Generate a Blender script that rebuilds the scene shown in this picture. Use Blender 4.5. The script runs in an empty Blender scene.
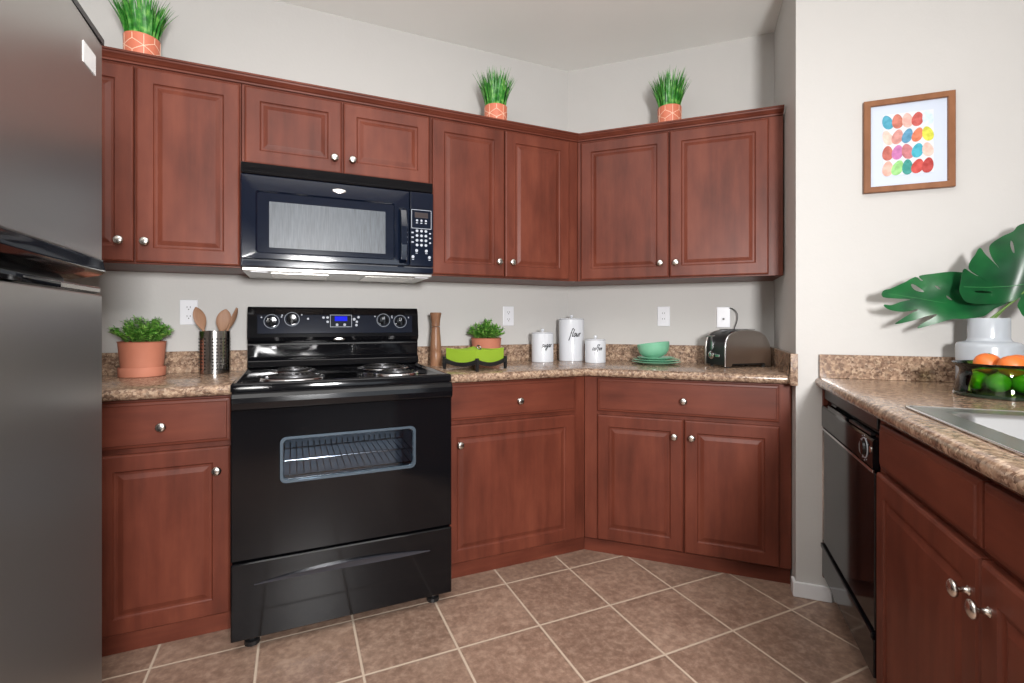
import bpy, bmesh, math, random
from mathutils import Vector, Matrix
from mathutils.geometry import delaunay_2d_cdt
random.seed(7)
sc = bpy.context.scene
COL = sc.collection
PI = math.pi

# ---------------------------------------------------------------- camera
cam_d = bpy.data.cameras.new('camera'); cam = bpy.data.objects.new('camera', cam_d); COL.objects.link(cam)
cam.location = (-1.512, -2.556, 1.115); cam.rotation_euler = (PI/2, 0, -0.42)
cam_d.sensor_width = 36.0; cam_d.lens = 486.7/1024*36; cam_d.shift_y = -(341.5-322.0)/1024; cam_d.clip_start = 0.02
sc.camera = cam
# ---------------------------------------------------------------- world, lights, exposure
wd = bpy.data.worlds.new('world'); sc.world = wd; wd.use_nodes = True
bg = wd.node_tree.nodes['Background']; bg.inputs[0].default_value = (0.75, 0.87, 1.0, 1); bg.inputs[1].default_value = 0.6
sc.view_settings.view_transform = 'Standard'; sc.view_settings.look = 'None'
sc.view_settings.gamma = 1.0; sc.view_settings.use_curve_mapping = False
sc.view_settings.exposure = 0.0
def area(name, loc, target, sx, sy, power, color):
    l = bpy.data.lights.new(name, 'AREA'); l.shape = 'RECTANGLE'; l.size = sx; l.size_y = sy; l.energy = power; l.color = color
    o = bpy.data.objects.new(name, l); COL.objects.link(o); o.location = loc
    o.rotation_euler = (Vector(target)-Vector(loc)).to_track_quat('-Z', 'Y').to_euler(); return o
area('flash_softbox', (-1.38, -3.50, 1.42), (-1.30, -0.3, 1.25), 0.34, 0.34, 106, (1.0, 0.985, 0.975))
area('rear_fill_light', (-0.4, -7.9, 1.5), (-0.4, 0, 1.2), 2.2, 1.5, 16, (0.86, 0.93, 1.0))  # added cool fill from the unseen rear of the room
area('overhead_fill_light', (-1.4, -2.0, 2.60), (-1.4, -2.0, 0), 1.8, 1.8, 30, (1.0, 0.985, 0.97))  # added overhead fill for walls, counters and floor; no known fixture

# ---------------------------------------------------------------- node helpers
def mat(name, color=(.5,.5,.5), rough=.5, metal=0.0, coat=0.0, spec=0.5, **kw):
    m = bpy.data.materials.new(name); m.use_nodes = True
    b = m.node_tree.nodes['Principled BSDF']
    b.inputs['Base Color'].default_value = (*color, 1); b.inputs['Roughness'].default_value = rough
    b.inputs['Metallic'].default_value = metal; b.inputs['Coat Weight'].default_value = coat
    b.inputs['Coat Roughness'].default_value = 0.12; b.inputs['Specular IOR Level'].default_value = spec
    for k, v in kw.items(): b.inputs[k.replace('_', ' ')].default_value = v
    return m
def N(m, t, **props):
    n = m.node_tree.nodes.new(t)
    for k, v in props.items(): setattr(n, k, v)
    return n
def L(m, a, b): m.node_tree.links.new(a, b)
def sr(r, g, b):
    f = lambda c: (c/255/12.92) if c/255 <= .04045 else ((c/255+.055)/1.055)**2.4
    return (f(r), f(g), f(b))
def noise(m, scale, detail=3, rough=.5, vec=None, sc3=None):
    n = N(m, 'ShaderNodeTexNoise'); n.inputs['Scale'].default_value = scale; n.inputs['Detail'].default_value = detail
    n.inputs['Roughness'].default_value = rough
    tc = N(m, 'ShaderNodeTexCoord'); src = tc.outputs['Object'] if vec is None else vec
    if sc3:
        mp = N(m, 'ShaderNodeMapping'); mp.inputs['Scale'].default_value = sc3; L(m, src, mp.inputs[0]); src = mp.outputs[0]
    L(m, src, n.inputs['Vector']); return n.outputs['Fac']
def ramp(m, fac, stops):
    r = N(m, 'ShaderNodeValToRGB'); e = r.color_ramp.elements
    while len(e) > 1: e.remove(e[-1])
    e[0].position = stops[0][0]; e[0].color = (*stops[0][1], 1)
    for p, c in stops[1:]:
        x = e.new(p); x.color = (*c, 1)
    L(m, fac, r.inputs[0]); return r.outputs[0]
def mixc(m, fac, a, b, mode='MIX'):
    x = N(m, 'ShaderNodeMix', data_type='RGBA', blend_type=mode)
    for s, v in ((x.inputs[0], fac), (x.inputs[6], a), (x.inputs[7], b)):
        if hasattr(v, 'links'): L(m, v, s)
        elif isinstance(v, tuple): s.default_value = (*v, 1)
        else: s.default_value = v
    return x.outputs[2]
def bump(m, h, strength, dist=.002):
    b = N(m, 'ShaderNodeBump'); b.inputs['Strength'].default_value = strength; b.inputs['Distance'].default_value = dist
    L(m, h, b.inputs['Height']); L(m, b.outputs[0], m.node_tree.nodes['Principled BSDF'].inputs['Normal'])
def BS(m): return m.node_tree.nodes['Principled BSDF']

def wood(name, c1, c2, c3, s3, rough=.42, coat=.0, spec=.24):
    m = mat(name, c2, rough, coat=coat, spec=spec)
    n1 = noise(m, 3.0, 5, .6, sc3=s3); n2 = noise(m, 7.0, 4, .55, sc3=tuple(1 if q > 5 else .45 for q in s3))
    c = ramp(m, n1, [(.25, c1), (.5, c2), (.78, c3)])
    c = mixc(m, .5, c, ramp(m, n2, [(.36, c1), (.52, c2), (.68, c3)]))
    L(m, c, BS(m).inputs['Base Color'])
    return m
M = {}
M['cherry'] = wood('cherry_wood', sr(77,37,27), sr(99,49,36), sr(117,62,46), (9, 9, .8))
M['cherry_h'] = wood('cherry_wood_horizontal', sr(77,37,27), sr(99,49,36), sr(117,62,46), (.8, 9, 9))
M['nickel'] = mat('brushed_nickel', (.62,.59,.55), .25, 1.0)
M['chrome'] = mat('chrome', (.8,.8,.82), .12, 1.0)
M['steel'] = mat('stainless_steel', (.47,.46,.44), .30, .9)
M['sink_steel'] = mat('sink_steel', (.50,.50,.50), .3, 1.0)
M['toaster_steel'] = mat('toaster_steel', (.56,.52,.49), .3, 1.0)
M['holder_steel'] = mat('holder_steel', (.42,.40,.38), .2, 1.0)
M['black'] = mat('black_gloss', (.004,.004,.005), .09, spec=.28)
M['bluish_black'] = mat('bluish_black_gloss', (.004,.007,.017), .09, coat=.3)
M['black_satin'] = mat('black_satin', (.012,.012,.013), .35)
M['dark_hole'] = mat('dark_interior', (.004,.004,.004), .8)
M['white'] = mat('white_plastic', sr(220,221,226), .3)
M['ceramic'] = mat('white_ceramic', sr(208,211,217), .14, coat=.5)
M['grey_ceramic'] = mat('grey_white_ceramic', sr(168,174,181), .25, coat=.4)
M['mint'] = mat('mint_ceramic', sr(122,184,152), .18, coat=.5)
M['lime'] = mat('lime_green_cloth', sr(140,172,44), .6)
M['ink'] = mat('black_ink', (.01,.01,.012), .5)
M['print_white'] = mat('keypad_print', sr(165,170,178), .5)
M['lcd'] = mat('blue_display', (.01,.01,.1), .7, spec=.05, Emission_Color=(.01,.02,.9,1), Emission_Strength=.9)
M['lcd_dim'] = mat('unlit_display', sr(45,34,34), .3)
M['trimwhite'] = mat('white_paint', sr(222,222,224), .35)
M['grout'] = mat('grout', sr(165,145,128), .8)
M['mill'] = wood('walnut_mill', sr(100,68,50), sr(138,100,76), sr(172,134,104), (18, 18, 2), .3)
M['spoon'] = wood('spoon_wood', sr(128,94,74), sr(152,116,92), sr(170,134,108), (18, 18, 2), .5, 0)
M['frame_wood'] = wood('oak_frame', sr(110,70,45), sr(132,88,60), sr(148,102,72), (10, 10, 3), .45, 0)
M['terra'] = mat('terracotta', sr(184,116,92), .75)
nn = noise(M['terra'], 6, 4); L(M['terra'], ramp(M['terra'], nn, [(.3, sr(172,104,80)), (.7, sr(190,122,98))]), BS(M['terra']).inputs['Base Color'])
M['coral'] = mat('coral_pot', sr(208,118,90), .5)
M['coral_line'] = mat('pale_line', sr(240,205,180), .5)
M['soil'] = mat('soil', sr(50,36,26), .9)
def leafmat(name, a, b, c, rough=.4, s=60):
    m = mat(name, b, rough); L(m, ramp(m, noise(m, s, 2), [(.35, a), (.5, b), (.68, c)]), BS(m).inputs['Base Color']); return m
M['herb'] = leafmat('herb_leaf', sr(58,118,40), sr(108,172,66), sr(170,212,112))
M['herb2'] = leafmat('herb_leaf_dark', sr(28,72,32), sr(50,112,42), sr(120,170,70))
M['grass'] = leafmat('grass_blade', sr(30,98,28), sr(56,138,46), sr(120,178,84), .4, 40)
M['monstera'] = leafmat('monstera_leaf', sr(8,58,30), sr(14,76,38), sr(26,96,48), .33, 9)
M['stem'] = mat('leaf_stem', sr(96,128,60), .5)
M['rib'] = mat('leaf_midrib', sr(48,110,62), .4)
M['orange'] = mat('orange_peel', sr(214,108,44), .45); bump(M['orange'], noise(M['orange'], 260, 2), .4, .001)
M['limefruit'] = mat('lime_peel', sr(70,140,20), .35); bump(M['limefruit'], noise(M['limefruit'], 200, 2), .3, .001)
M['paper'] = mat('mat_board', sr(192,201,216), .7)
M['paper2'] = mat('art_paper', sr(206,210,216), .7)
M['toaster_black'] = mat('toaster_black', (.012,.012,.013), .28)
M['sticker'] = mat('sticker_paper', sr(215,215,215), .5)
M['fridge_grey'] = mat('grey_cabinet_paint', sr(120,118,116), .4)

# glass kinds: cheap thin sheets
def thinglass(name, tint, gl, rough=.02, ior=1.45):
    m = bpy.data.materials.new(name); m.use_nodes = True; nt = m.node_tree; nt.nodes.clear()
    o = nt.nodes.new('ShaderNodeOutputMaterial'); mx = nt.nodes.new('ShaderNodeMixShader'); t = nt.nodes.new('ShaderNodeBsdfTransparent')
    g = nt.nodes.new('ShaderNodeBsdfGlossy'); f = nt.nodes.new('ShaderNodeFresnel'); f.inputs[0].default_value = ior
    t.inputs[0].default_value = (*tint, 1); g.inputs[0].default_value = (gl, gl, gl, 1); g.inputs['Roughness'].default_value = rough
    nt.links.new(f.outputs[0], mx.inputs[0]); nt.links.new(t.outputs[0], mx.inputs[1]); nt.links.new(g.outputs[0], mx.inputs[2]); nt.links.new(mx.outputs[0], o.inputs[0])
    return m
M['oven_glass'] = thinglass('oven_glass', (.80,.84,.88), .9)
M['mw_glass'] = mat('microwave_screen', sr(52,58,66), .4, spec=.5)
n = noise(M['mw_glass'], 1.0, 3, .6, sc3=(220, 1, 14)); L(M['mw_glass'], ramp(M['mw_glass'], n, [(.3, sr(46,52,60)), (.7, sr(74,82,90))]), BS(M['mw_glass']).inputs['Base Color'])
M['bowl_glass'] = thinglass('green_smoked_glass', (.64,.84,.32), .9)
M['window_glass'] = thinglass('window_glass', (.95,.97,.98), .9)

# wall paint
def paint(name, c, c2=None):
    m = mat(name, c, .6, spec=.3)
    bump(m, noise(m, 55, 3, .6), .18, .003)
    L(m, ramp(m, noise(m, 1.3, 3), [(.3, tuple(x*.965 for x in c)), (.7, c)]), BS(m).inputs['Base Color']); return m
M['wall'] = paint('wall_paint', sr(192,190,187))
M['ceiling'] = paint('ceiling_paint', sr(238,238,234))

# speckled granite laminate
def granite(name, rough):
    m = mat(name, (.3,.2,.1), rough, coat=.0, spec=.42)
    tc = N(m, 'ShaderNodeTexCoord')
    v = N(m, 'ShaderNodeTexVoronoi'); v.inputs['Scale'].default_value = 125
    nz = N(m, 'ShaderNodeTexNoise'); nz.inputs['Scale'].default_value = 90; nz.inputs['Detail'].default_value = 3
    ad = N(m, 'ShaderNodeVectorMath', operation='MULTIPLY_ADD'); L(m, nz.outputs['Color'], ad.inputs[0]); ad.inputs[1].default_value = (.02,)*3; L(m, tc.outputs['Object'], ad.inputs[2]); L(m, tc.outputs['Object'], nz.inputs['Vector'])
    L(m, ad.outputs[0], v.inputs['Vector'])
    sp = N(m, 'ShaderNodeSeparateColor'); L(m, v.outputs['Color'], sp.inputs[0])
    c = ramp(m, sp.outputs[0], [(.0, sr(80,62,52)), (.2, sr(112,88,74)), (.42, sr(146,119,100)), (.68, sr(176,149,126)), (.88, sr(204,180,156)), (1.0, sr(78,64,58))])
    c2 = ramp(m, noise(m, 48, 4, .6), [(.38, sr(92,72,60)), (.5, sr(134,108,90)), (.64, sr(182,156,130))])
    c = mixc(m, .45, c, c2)
    L(m, c, BS(m).inputs['Base Color']); return m
M['granite'] = granite('granite_laminate', .17)

# floor tiles aligned with the stove wall
def floor_mat():
    m = mat('floor_tile', (.3,.2,.15), .32)
    g = N(m, 'ShaderNodeNewGeometry'); sp = N(m, 'ShaderNodeSeparateXYZ'); L(m, g.outputs['Position'], sp.inputs[0])
    T = .3117
    def cell(o, off):
        a = N(m, 'ShaderNodeMath', operation='SUBTRACT'); L(m, o, a.inputs[0]); a.inputs[1].default_value = off - T*60
        b = N(m, 'ShaderNodeMath', operation='DIVIDE'); L(m, a.outputs[0], b.inputs[0]); b.inputs[1].default_value = T
        f = N(m, 'ShaderNodeMath', operation='FRACT'); L(m, b.outputs[0], f.inputs[0])
        fl = N(m, 'ShaderNodeMath', operation='FLOOR'); L(m, b.outputs[0], fl.inputs[0])
        p = N(m, 'ShaderNodeMath', operation='PINGPONG'); L(m, b.outputs[0], p.inputs[0]); p.inputs[1].default_value = .5
        return p.outputs[0], fl.outputs[0]
    px, fx = cell(sp.outputs[0], -.3786); py, fy = cell(sp.outputs[1], -.6527)
    mn = N(m, 'ShaderNodeMath', operation='MINIMUM'); L(m, px, mn.inputs[0]); L(m, py, mn.inputs[1])
    mask = ramp(m, mn.outputs[0], [(.0105, (0,0,0)), (.015, (1,1,1))])
    cb = N(m, 'ShaderNodeCombineXYZ'); L(m, fx, cb.inputs[0]); L(m, fy, cb.inputs[1])
    wn = N(m, 'ShaderNodeTexWhiteNoise'); L(m, cb.outputs[0], wn.inputs['Vector'])
    off = N(m, 'ShaderNodeVectorMath', operation='MULTIPLY_ADD'); L(m, wn.outputs['Color'], off.inputs[0]); off.inputs[1].default_value = (9,9,9); L(m, g.outputs['Position'], off.inputs[2])
    n1 = noise(m, 5, 5, .6, vec=off.outputs[0]); n2 = noise(m, 38, 4, .65, vec=off.outputs[0])
    c = ramp(m, n1, [(.3, sr(122,98,84)), (.5, sr(142,117,101)), (.72, sr(160,136,119))])
    c = mixc(m, .42, c, ramp(m, n2, [(.36, sr(98,74,62)), (.52, sr(142,115,99)), (.66, sr(176,150,132))]))
    wv = ramp(m, wn.outputs['Value'], [(0, (.93,)*3), (1, (1.05,)*3)])
    c = mixc(m, 1.0, c, wv, 'MULTIPLY')
    c = mixc(m, mask, sr(186,168,150), c); L(m, c, BS(m).inputs['Base Color'])
    rr = ramp(m, mask, [(0, (.8,)*3), (1, (.36,)*3)]); L(m, rr, BS(m).inputs['Roughness'])
    hh = N(m, 'ShaderNodeMath', operation='MULTIPLY_ADD'); L(m, n2, hh.inputs[0]); hh.inputs[1].default_value = .2; L(m, mask, hh.inputs[2])
    bump(m, hh.outputs[0], .5, .002)
    return m
M['floor'] = floor_mat()

# ---------------------------------------------------------------- mesh builder
# Wall frames.  A: stove wall (x along, -y into room).  B: diagonal wall.  R: peninsula (x = distance from wall B, y = along it).  F: fridge
ANG = {'A': 0.0, 'B': -PI/4, 'R': -3*PI/4, 'F': PI/2}
class MB:
    def __init__(s): s.v = []; s.f = []; s.m = []
    def add(s, vs, fs, mi=0):
        o = len(s.v); s.v += [Vector(v) for v in vs]; s.f += [tuple(i+o for i in f) for f in fs]; s.m += [mi]*len(fs); return s
    def box(s, x0, x1, y0, y1, z0, z1, mi=0):
        vs = [(x, y, z) for z in (z0, z1) for y in (y0, y1) for x in (x0, x1)]
        return s.add(vs, [(0,2,3,1),(4,5,7,6),(0,1,5,4),(2,6,7,3),(0,4,6,2),(1,3,7,5)], mi)
    def prism(s, poly, z0, z1, mi=0, f=None):   # poly of (x,y); f maps (a,b,c)->(x,y,z)
        f = f or (lambda a, b, c: (a, b, c)); n = len(poly)
        vs = [f(a, b, z0) for a, b in poly] + [f(a, b, z1) for a, b in poly]
        fs = [tuple(range(n))[::-1], tuple(range(n, 2*n))] + [(i, (i+1) % n, (i+1) % n+n, i+n) for i in range(n)]
        return s.add(vs, fs, mi)
    def loops(s, rings, mi=0, cap0=True, cap1=True, closed=True):
        n = len(rings[0]); vs = [p for r in rings for p in r]; fs = []
        for k in range(len(rings)-1):
            for i in range(n if closed else n-1):
                j = (i+1) % n; fs.append((k*n+i, k*n+j, (k+1)*n+j, (k+1)*n+i))
        if cap0: fs.append(tuple(range(n))[::-1])
        if cap1: fs.append(tuple(range((len(rings)-1)*n, len(rings)*n)))
        return s.add(vs, fs, mi)
    def lathe(s, prof, c=(0,0,0), axis='Z', n=32, mi=0, cap=True):
        rings = []
        for r, h in prof:
            ring = []
            for i in range(n):
                a = 2*PI*i/n; x, y = r*math.cos(a), r*math.sin(a)
                p = {'Z': (x, y, h), 'Y': (x, -h, y), 'X': (-h, x, y)}[axis]
                ring.append((p[0]+c[0], p[1]+c[1], p[2]+c[2]))
            rings.append(ring)
        return s.loops(rings, mi, cap, cap)
    def tube(s, path, r, n=8, mi=0, closed=False):
        P = [Vector(p) for p in path]; k = len(P); rings = []; up = None
        for i in range(k):
            if closed: t = (P[(i+1) % k]-P[i-1])
            else: t = P[min(i+1, k-1)]-P[max(i-1, 0)]
            t.normalize()
            if up is None: up = Vector((0,0,1)) if abs(t.z) < .9 else Vector((1,0,0))
            u = t.cross(up); 
            if u.length < 1e-6: u = t.orthogonal()
            u.normalize(); w = u.cross(t).normalized(); up = w
            rr = r[i] if isinstance(r, (list, tuple)) else r
            rings.append([P[i]+u*rr*math.cos(2*PI*a/n)+w*rr*math.sin(2*PI*a/n) for a in range(n)])
        if closed: rings.append(rings[0])
        return s.loops(rings, mi, not closed, not closed)
    def ribbon(s, path, w, nrm, t=.0006, mi=0):   # raised flat stroke; nrm(p)->normal
        P = [Vector(p) for p in path]; L_, R_, L2, R2 = [], [], [], []
        for i, p in enumerate(P):
            tt = (P[min(i+1, len(P)-1)]-P[max(i-1, 0)]).normalized(); nn = Vector(nrm(p)); sd = tt.cross(nn).normalized()
            ww = w[i] if isinstance(w, list) else w
            L_.append(p+sd*ww/2+nn*t); R_.append(p-sd*ww/2+nn*t); L2.append(p+sd*ww/2-nn*t); R2.append(p-sd*ww/2-nn*t)
        rings = [[L_[i], R_[i], R2[i], L2[i]] for i in range(len(P))]
        return s.loops(rings, mi)
BASE = {}; FR = {}
def _mesh(name, mb, mats, base):
    me = bpy.data.meshes.new(name); b = Vector(base)
    me.from_pydata([v-b for v in mb.v], [], mb.f)
    mats = mats if isinstance(mats, (list, tuple)) else [mats]
    for m_ in mats: me.materials.append(M[m_] if isinstance(m_, str) else m_)
    for p, i in zip(me.polygons, mb.m): p.material_index = i
    bm = bmesh.new(); bm.from_mesh(me); bmesh.ops.recalc_face_normals(bm, faces=bm.faces); bm.to_mesh(me); bm.free()
    me.update(); return me
def finish(o, bevel=0, smooth=None, seg=2):
    if bevel:
        md = o.modifiers.new('bevel', 'BEVEL'); md.width = bevel; md.segments = seg; md.limit_method = 'ANGLE'; md.angle_limit = math.radians(35)
    if smooth is not None:
        for p in o.data.polygons: p.use_smooth = True
        o.data.set_sharp_from_angle(angle=math.radians(smooth))
    return o
def thing(name, frame, base, label, cat, group=None):
    o = bpy.data.objects.new(name, None); COL.objects.link(o); o.empty_display_size = .05
    R = Matrix.Rotation(ANG[frame], 4, 'Z'); o.location = R @ Vector(base); o.rotation_euler = (0, 0, ANG[frame])
    o['label'] = label; o['category'] = cat
    if group: o['group'] = group
    BASE[o.name] = tuple(base); FR[o.name] = frame; return o
def part(name, mb, mats, parent, bevel=0, smooth=None, label=None, seg=2):
    b = BASE[parent.name]
    o = bpy.data.objects.new(name, _mesh(name, mb, mats, b)); COL.objects.link(o); o.parent = parent
    BASE[o.name] = b; FR[o.name] = FR[parent.name]
    if label: o['label'] = label
    return finish(o, bevel, smooth, seg)
def single(name, mb, mats, frame, base, label=None, cat=None, group=None, kind=None, bevel=0, smooth=None):
    o = bpy.data.objects.new(name, _mesh(name, mb, mats, base)); COL.objects.link(o)
    R = Matrix.Rotation(ANG[frame], 4, 'Z'); o.location = R @ Vector(base); o.rotation_euler = (0, 0, ANG[frame])
    BASE[o.name] = tuple(base); FR[o.name] = frame
    if label: o['label'] = label
    if cat: o['category'] = cat
    if group: o['group'] = group
    if kind: o['kind'] = kind
    return finish(o, bevel, smooth)
S = math.sqrt(.5); TN = math.tan(PI/8)
def Bw(t, d): return (S*t-S*d, -S*t-S*d)     # wall-B coordinates -> world xy

# ---------------------------------------------------------------- the room
CZ = 2.635; LB = 1.110; DW = .61; UB = 1.103
def struct(name, mb, m, **k): return single(name, mb, m, 'A', (0,0,0), kind='structure', **k)
P_end = Bw(2.9, DW); XR = P_end[0]; YB = -8.2; XL = -2.62
outline = [(XL, 0), (0, 0), Bw(LB, 0), Bw(LB, DW), P_end, (XR, YB), (XL, YB)]
struct('floor', MB().prism(outline, -.05, 0), 'floor')
struct('ceiling', MB().prism(outline, CZ, CZ+.05), 'ceiling')
W = .1
struct('wall_back', MB().prism([(XL, 0), (0, 0), (W*TN, W), (XL, W)], 0, CZ), 'wall')
a, b = Bw(LB, 0), Bw(LB, -W)
struct('wall_diagonal', MB().prism([(0, 0), a, b, (W*TN, W)], 0, CZ), 'wall')
struct('wall_return', MB().prism([Bw(LB, 0), Bw(LB, DW), Bw(LB+W, DW+.0), Bw(LB+W, 0)][:2]+[Bw(LB+.1, DW+.0), Bw(LB+.1, -W), Bw(LB, -W)], 0, CZ), 'wall')
struct('wall_right', MB().prism([Bw(LB+.1, DW), P_end, (P_end[0]+S*W, P_end[1]+S*W), Bw(LB+.1, DW-W)], 0, CZ), 'wall')
struct('wall_far_right', MB().box(XR, XR+W, YB, P_end[1], 0, CZ), 'wall')
struct('wall_left', MB().box(XL-W, XL, YB, 0, 0, CZ), 'wall')
wf = MB(); wx0, wx1, wz0, wz1 = -1.5, .7, .75, 2.25
wf.box(XL, wx0, YB-W, YB, 0, CZ).box(wx1, XR, YB-W, YB, 0, CZ).box(wx0, wx1, YB-W, YB, 0, wz0).box(wx0, wx1, YB-W, YB, wz1, CZ)
struct('wall_front', wf, 'wall')
fr = MB(); 
for x in (wx0, (wx0+wx1)/2-.025, wx1-.05): fr.box(x, x+.05, YB-.08, YB-.03, wz0, wz1)
for z in (wz0, wz1-.05): fr.box(wx0, wx1, YB-.08, YB-.03, z, z+.05)
wo = struct('added_window_1', fr, 'trimwhite')  # unseen window, added behind the camera to let daylight in
part('pane', MB().box(wx0+.05, wx1-.05, YB-.06, YB-.055, wz0+.05, wz1-.05), 'window_glass', wo)
# baseboards (white)
bb = MB()
bb.prism([Bw(LB, DW-.03), Bw(LB, DW), Bw(LB-.0, DW+.014), Bw(1.21, DW+.014), Bw(1.21, DW), Bw(LB+.001, DW)][1:], 0, .06)
single('baseboard_right', MB().prism([(LB-.012, -(DW-.04)), (LB-.012, -(DW+.012)), (1.235, -(DW+.012)), (1.235, -DW), (LB, -DW), (LB, -(DW-.04))], 0, .06), 'trimwhite', 'B', (0,0,0), kind='structure', bevel=.003)

# ---------------------------------------------------------------- cabinet kit
def door_mb(x0, x1, z0, z1, yf, th=.019, panel=True):
    mb = MB()
    def rect(i, y): return [(x0+i, y, z0+i), (x1-i, y, z0+i), (x1-i, y, z1-i), (x0+i, y, z1-i)]
    if panel: pr = [(0, yf+th), (0, yf+.006), (.002, yf+.0025), (.007, yf), (.054, yf), (.0565, yf+.0045), (.060, yf+.0065), (.067, yf+.0065), (.080, yf+.0018), (.083, yf+.0008)]
    else: pr = [(0, yf+th), (0, yf+.007), (.003, yf+.0045), (.011, yf+.0035), (.013, yf)]
    mb.loops([rect(i, y) for i, y in pr]); return mb
def knob_mb(x, z, yf):
    return MB().lathe([(.0085, 0), (.0085, .0015), (.0052, .004), (.0045, .014), (.007, .017), (.0145, .020), (.0160, .023), (.0150, .0265), (.0105, .029), (.0045, .030)], (x, yf, z), 'Y', 20)
def door(parent, x0, x1, z0, z1, yf, knob=None, kind='door'):
    pn = (kind == 'door')
    d = part(kind, door_mb(x0, x1, z0, z1, yf, panel=pn), 'cherry' if pn else 'cherry_h', parent)
    if knob: part('knob', knob_mb(knob[0], knob[1], yf), 'nickel', d, smooth=50, label='brushed nickel round knob')
    return d

# ---- upper cabinets (stove wall)
UF, UD = -.363, -.343     # door plane, carcass front
ZB, ZT = 1.330, 2.085
def carcass(parent, foot, z0, z1): 
    mb = MB().prism(foot, z0, z1); return part('carcass', mb, 'cherry', parent, bevel=.001)
def upper(frame, x0, x1, z0, label, doors, foot=None):
    t = thing('wall_cabinet', frame, ((x0+x1)/2, 0, z0), label, 'cabinet')
    carcass(t, foot or [(x0, -.001), (x1, -.001), (x1, UD), (x0, UD)], z0, ZT)
    for dx0, dx1, kx, kz in doors: door(t, dx0, dx1, z0+.006, 2.055, UF, (kx, kz))
    return t
upper('A', -2.396, -1.7065, ZB, 'tall two-door cherry wall cabinet nearest the refrigerator, left of the microwave', [(-2.39, -2.052, -2.091, 1.411), (-2.046, -1.710, -2.014, 1.411)])
upper('A', -1.7045, -.9405, 1.742, 'short two-door cherry wall cabinet directly above the microwave', [(-1.694, -1.3275, -1.358, 1.808), (-1.3215, -.946, -1.285, 1.808)])
upper('A', -.9385, -.143, ZB, 'tall two-door cherry wall cabinet between the microwave and the corner', [(-.932, -.5715, -.605, 1.408), (-.5675, -.203, -.534, 1.408)],
      foot=[(-.9385, -.001), (-.001, -.001), (-.001+UD*TN, UD), (-.9385, UD)])
upper('B', .143, LB-.003, ZB, 'two-door cherry wall cabinet on the diagonal wall above the toaster', [(.162, .6025, .563, 1.406), (.6065, 1.042, .636, 1.406)],
      foot=[(.001, -.001), (UB, -.001), (UB, UD), (.001-UD*TN, UD)])
# crown moulding along both runs
def wallsweep(prof, x0, t1):       # prof (depth, z), mitred at the 135 degree corner; returned in frame A
    r0 = [(x0, -d, z) for d, z in prof]; r1 = [(-d*TN, -d, z) for d, z in prof]
    r2 = [(*Bw(t1, d), z) for d, z in prof]; return MB().loops([r0, r1, r2])
cr = wallsweep([(.344, 2.066), (.352, 2.066), (.353, 2.072), (.358, 2.075), (.364, 2.081), (.371, 2.087), (.373, 2.092), (.378, 2.093), (.378, 2.100), (.344, 2.100)], -2.396, UB)
single('crown_moulding', cr, 'cherry_h', 'A', (0,0,0), 'cherry crown moulding running along the top edge of all the wall cabinets', 'moulding')

# ---- base cabinets
BF, BD = -.552, -.533; BT = .853; TK = -.520
def basecab(frame, x0, x1, label, foot, toe, dr, doors):
    t = thing('base_cabinet', frame, ((x0+x1)/2, 0, 0), label, 'cabinet')
    part('carcass', MB().prism(foot, .068, BT), 'cherry', t, bevel=.001)
    part('toe_kick', MB().prism(toe, 0, .0605), 'cherry_h', t)
    for a, b, kx in dr: door(t, a, b, .690, .845, BF, (kx, .759), 'drawer')
    for a, b, kx, kz in doors: door(t, a, b, .074, .672, BF, (kx, kz))
    return t
basecab('A', -2.13, -1.712, 'cherry base cabinet with one drawer and one door between refrigerator and stove',
        [(-2.6, -.001), (-1.712, -.001), (-1.712, BD), (-2.6, BD)], [(-2.6, -.05), (-1.715, -.05), (-1.715, TK), (-2.6, TK)],
        [(-2.115, -1.722, -1.925)], [(-2.115, -1.722, -1.763, .591)])
basecab('A', -.94, -.25, 'cherry base cabinet with one drawer and one wide door right of the stove',
        [(-.938, -.001), (-.001, -.001), (-.001+BD*TN, BD), (-.938, BD)], [(-.935, -.05), (-.05*TN-.001, -.05), (TK*TN-.001, TK), (-.935, TK)],
        [(-.930, -.282, -.582)], [(-.930, -.282, -.865, .588)])
basecab('B', .25, LB-.003, 'cherry base cabinet with one wide drawer over two doors on the diagonal wall',
        [(.001, -.001), (LB-.003, -.001), (LB-.003, BD), (.001-BD*TN, BD)], [(.05*TN+.001, -.05), (LB-.006, -.05), (LB-.006, TK), (.001-TK*TN, TK)],
        [(.286, 1.059, .677)], [(.286, .675, .637, .597), (.680, 1.059, .711, .597)])

# ---- countertops (slab with rolled edge and a backsplash)
ZC = .893
slab = [(.001, .856), (.560, .856), (.572, .857), (.579, .863), (.582, .873), (.581, .884), (.576, .890), (.568, ZC), (.001, ZC)]
bsp = [(.001, ZC+.0002), (.020, ZC+.0002), (.020, .983), (.017, .986), (.001, .986)]
t = thing('countertop', 'A', (-2.1, -.3, ZC), 'brown speckled laminate countertop left of the stove under the herb pot', 'countertop')
def run(prof, x0, x1): return MB().loops([[(x, -d, z) for d, z in prof] for x in (x0, x1)])
part('worktop', run(slab, -2.6, -1.711), 'granite', t, smooth=40)
part('backsplash', run(bsp, -2.6, -1.711), 'granite', t)
t = thing('countertop', 'A', (-.5, -.3, ZC), 'brown speckled laminate countertop bending around the corner from stove to toaster', 'countertop')
part('worktop', wallsweep(slab, -.940, LB-.002), 'granite', t, smooth=40)
part('backsplash', wallsweep(bsp, -.925, LB-.002), 'granite', t)
mb = MB(); 
pf = [Bw(LB-.002, .021), Bw(LB-.002, .609), Bw(LB-.021, .609), Bw(LB-.021, .021)]
mb.prism(pf, ZC+.0002, .986)
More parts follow.
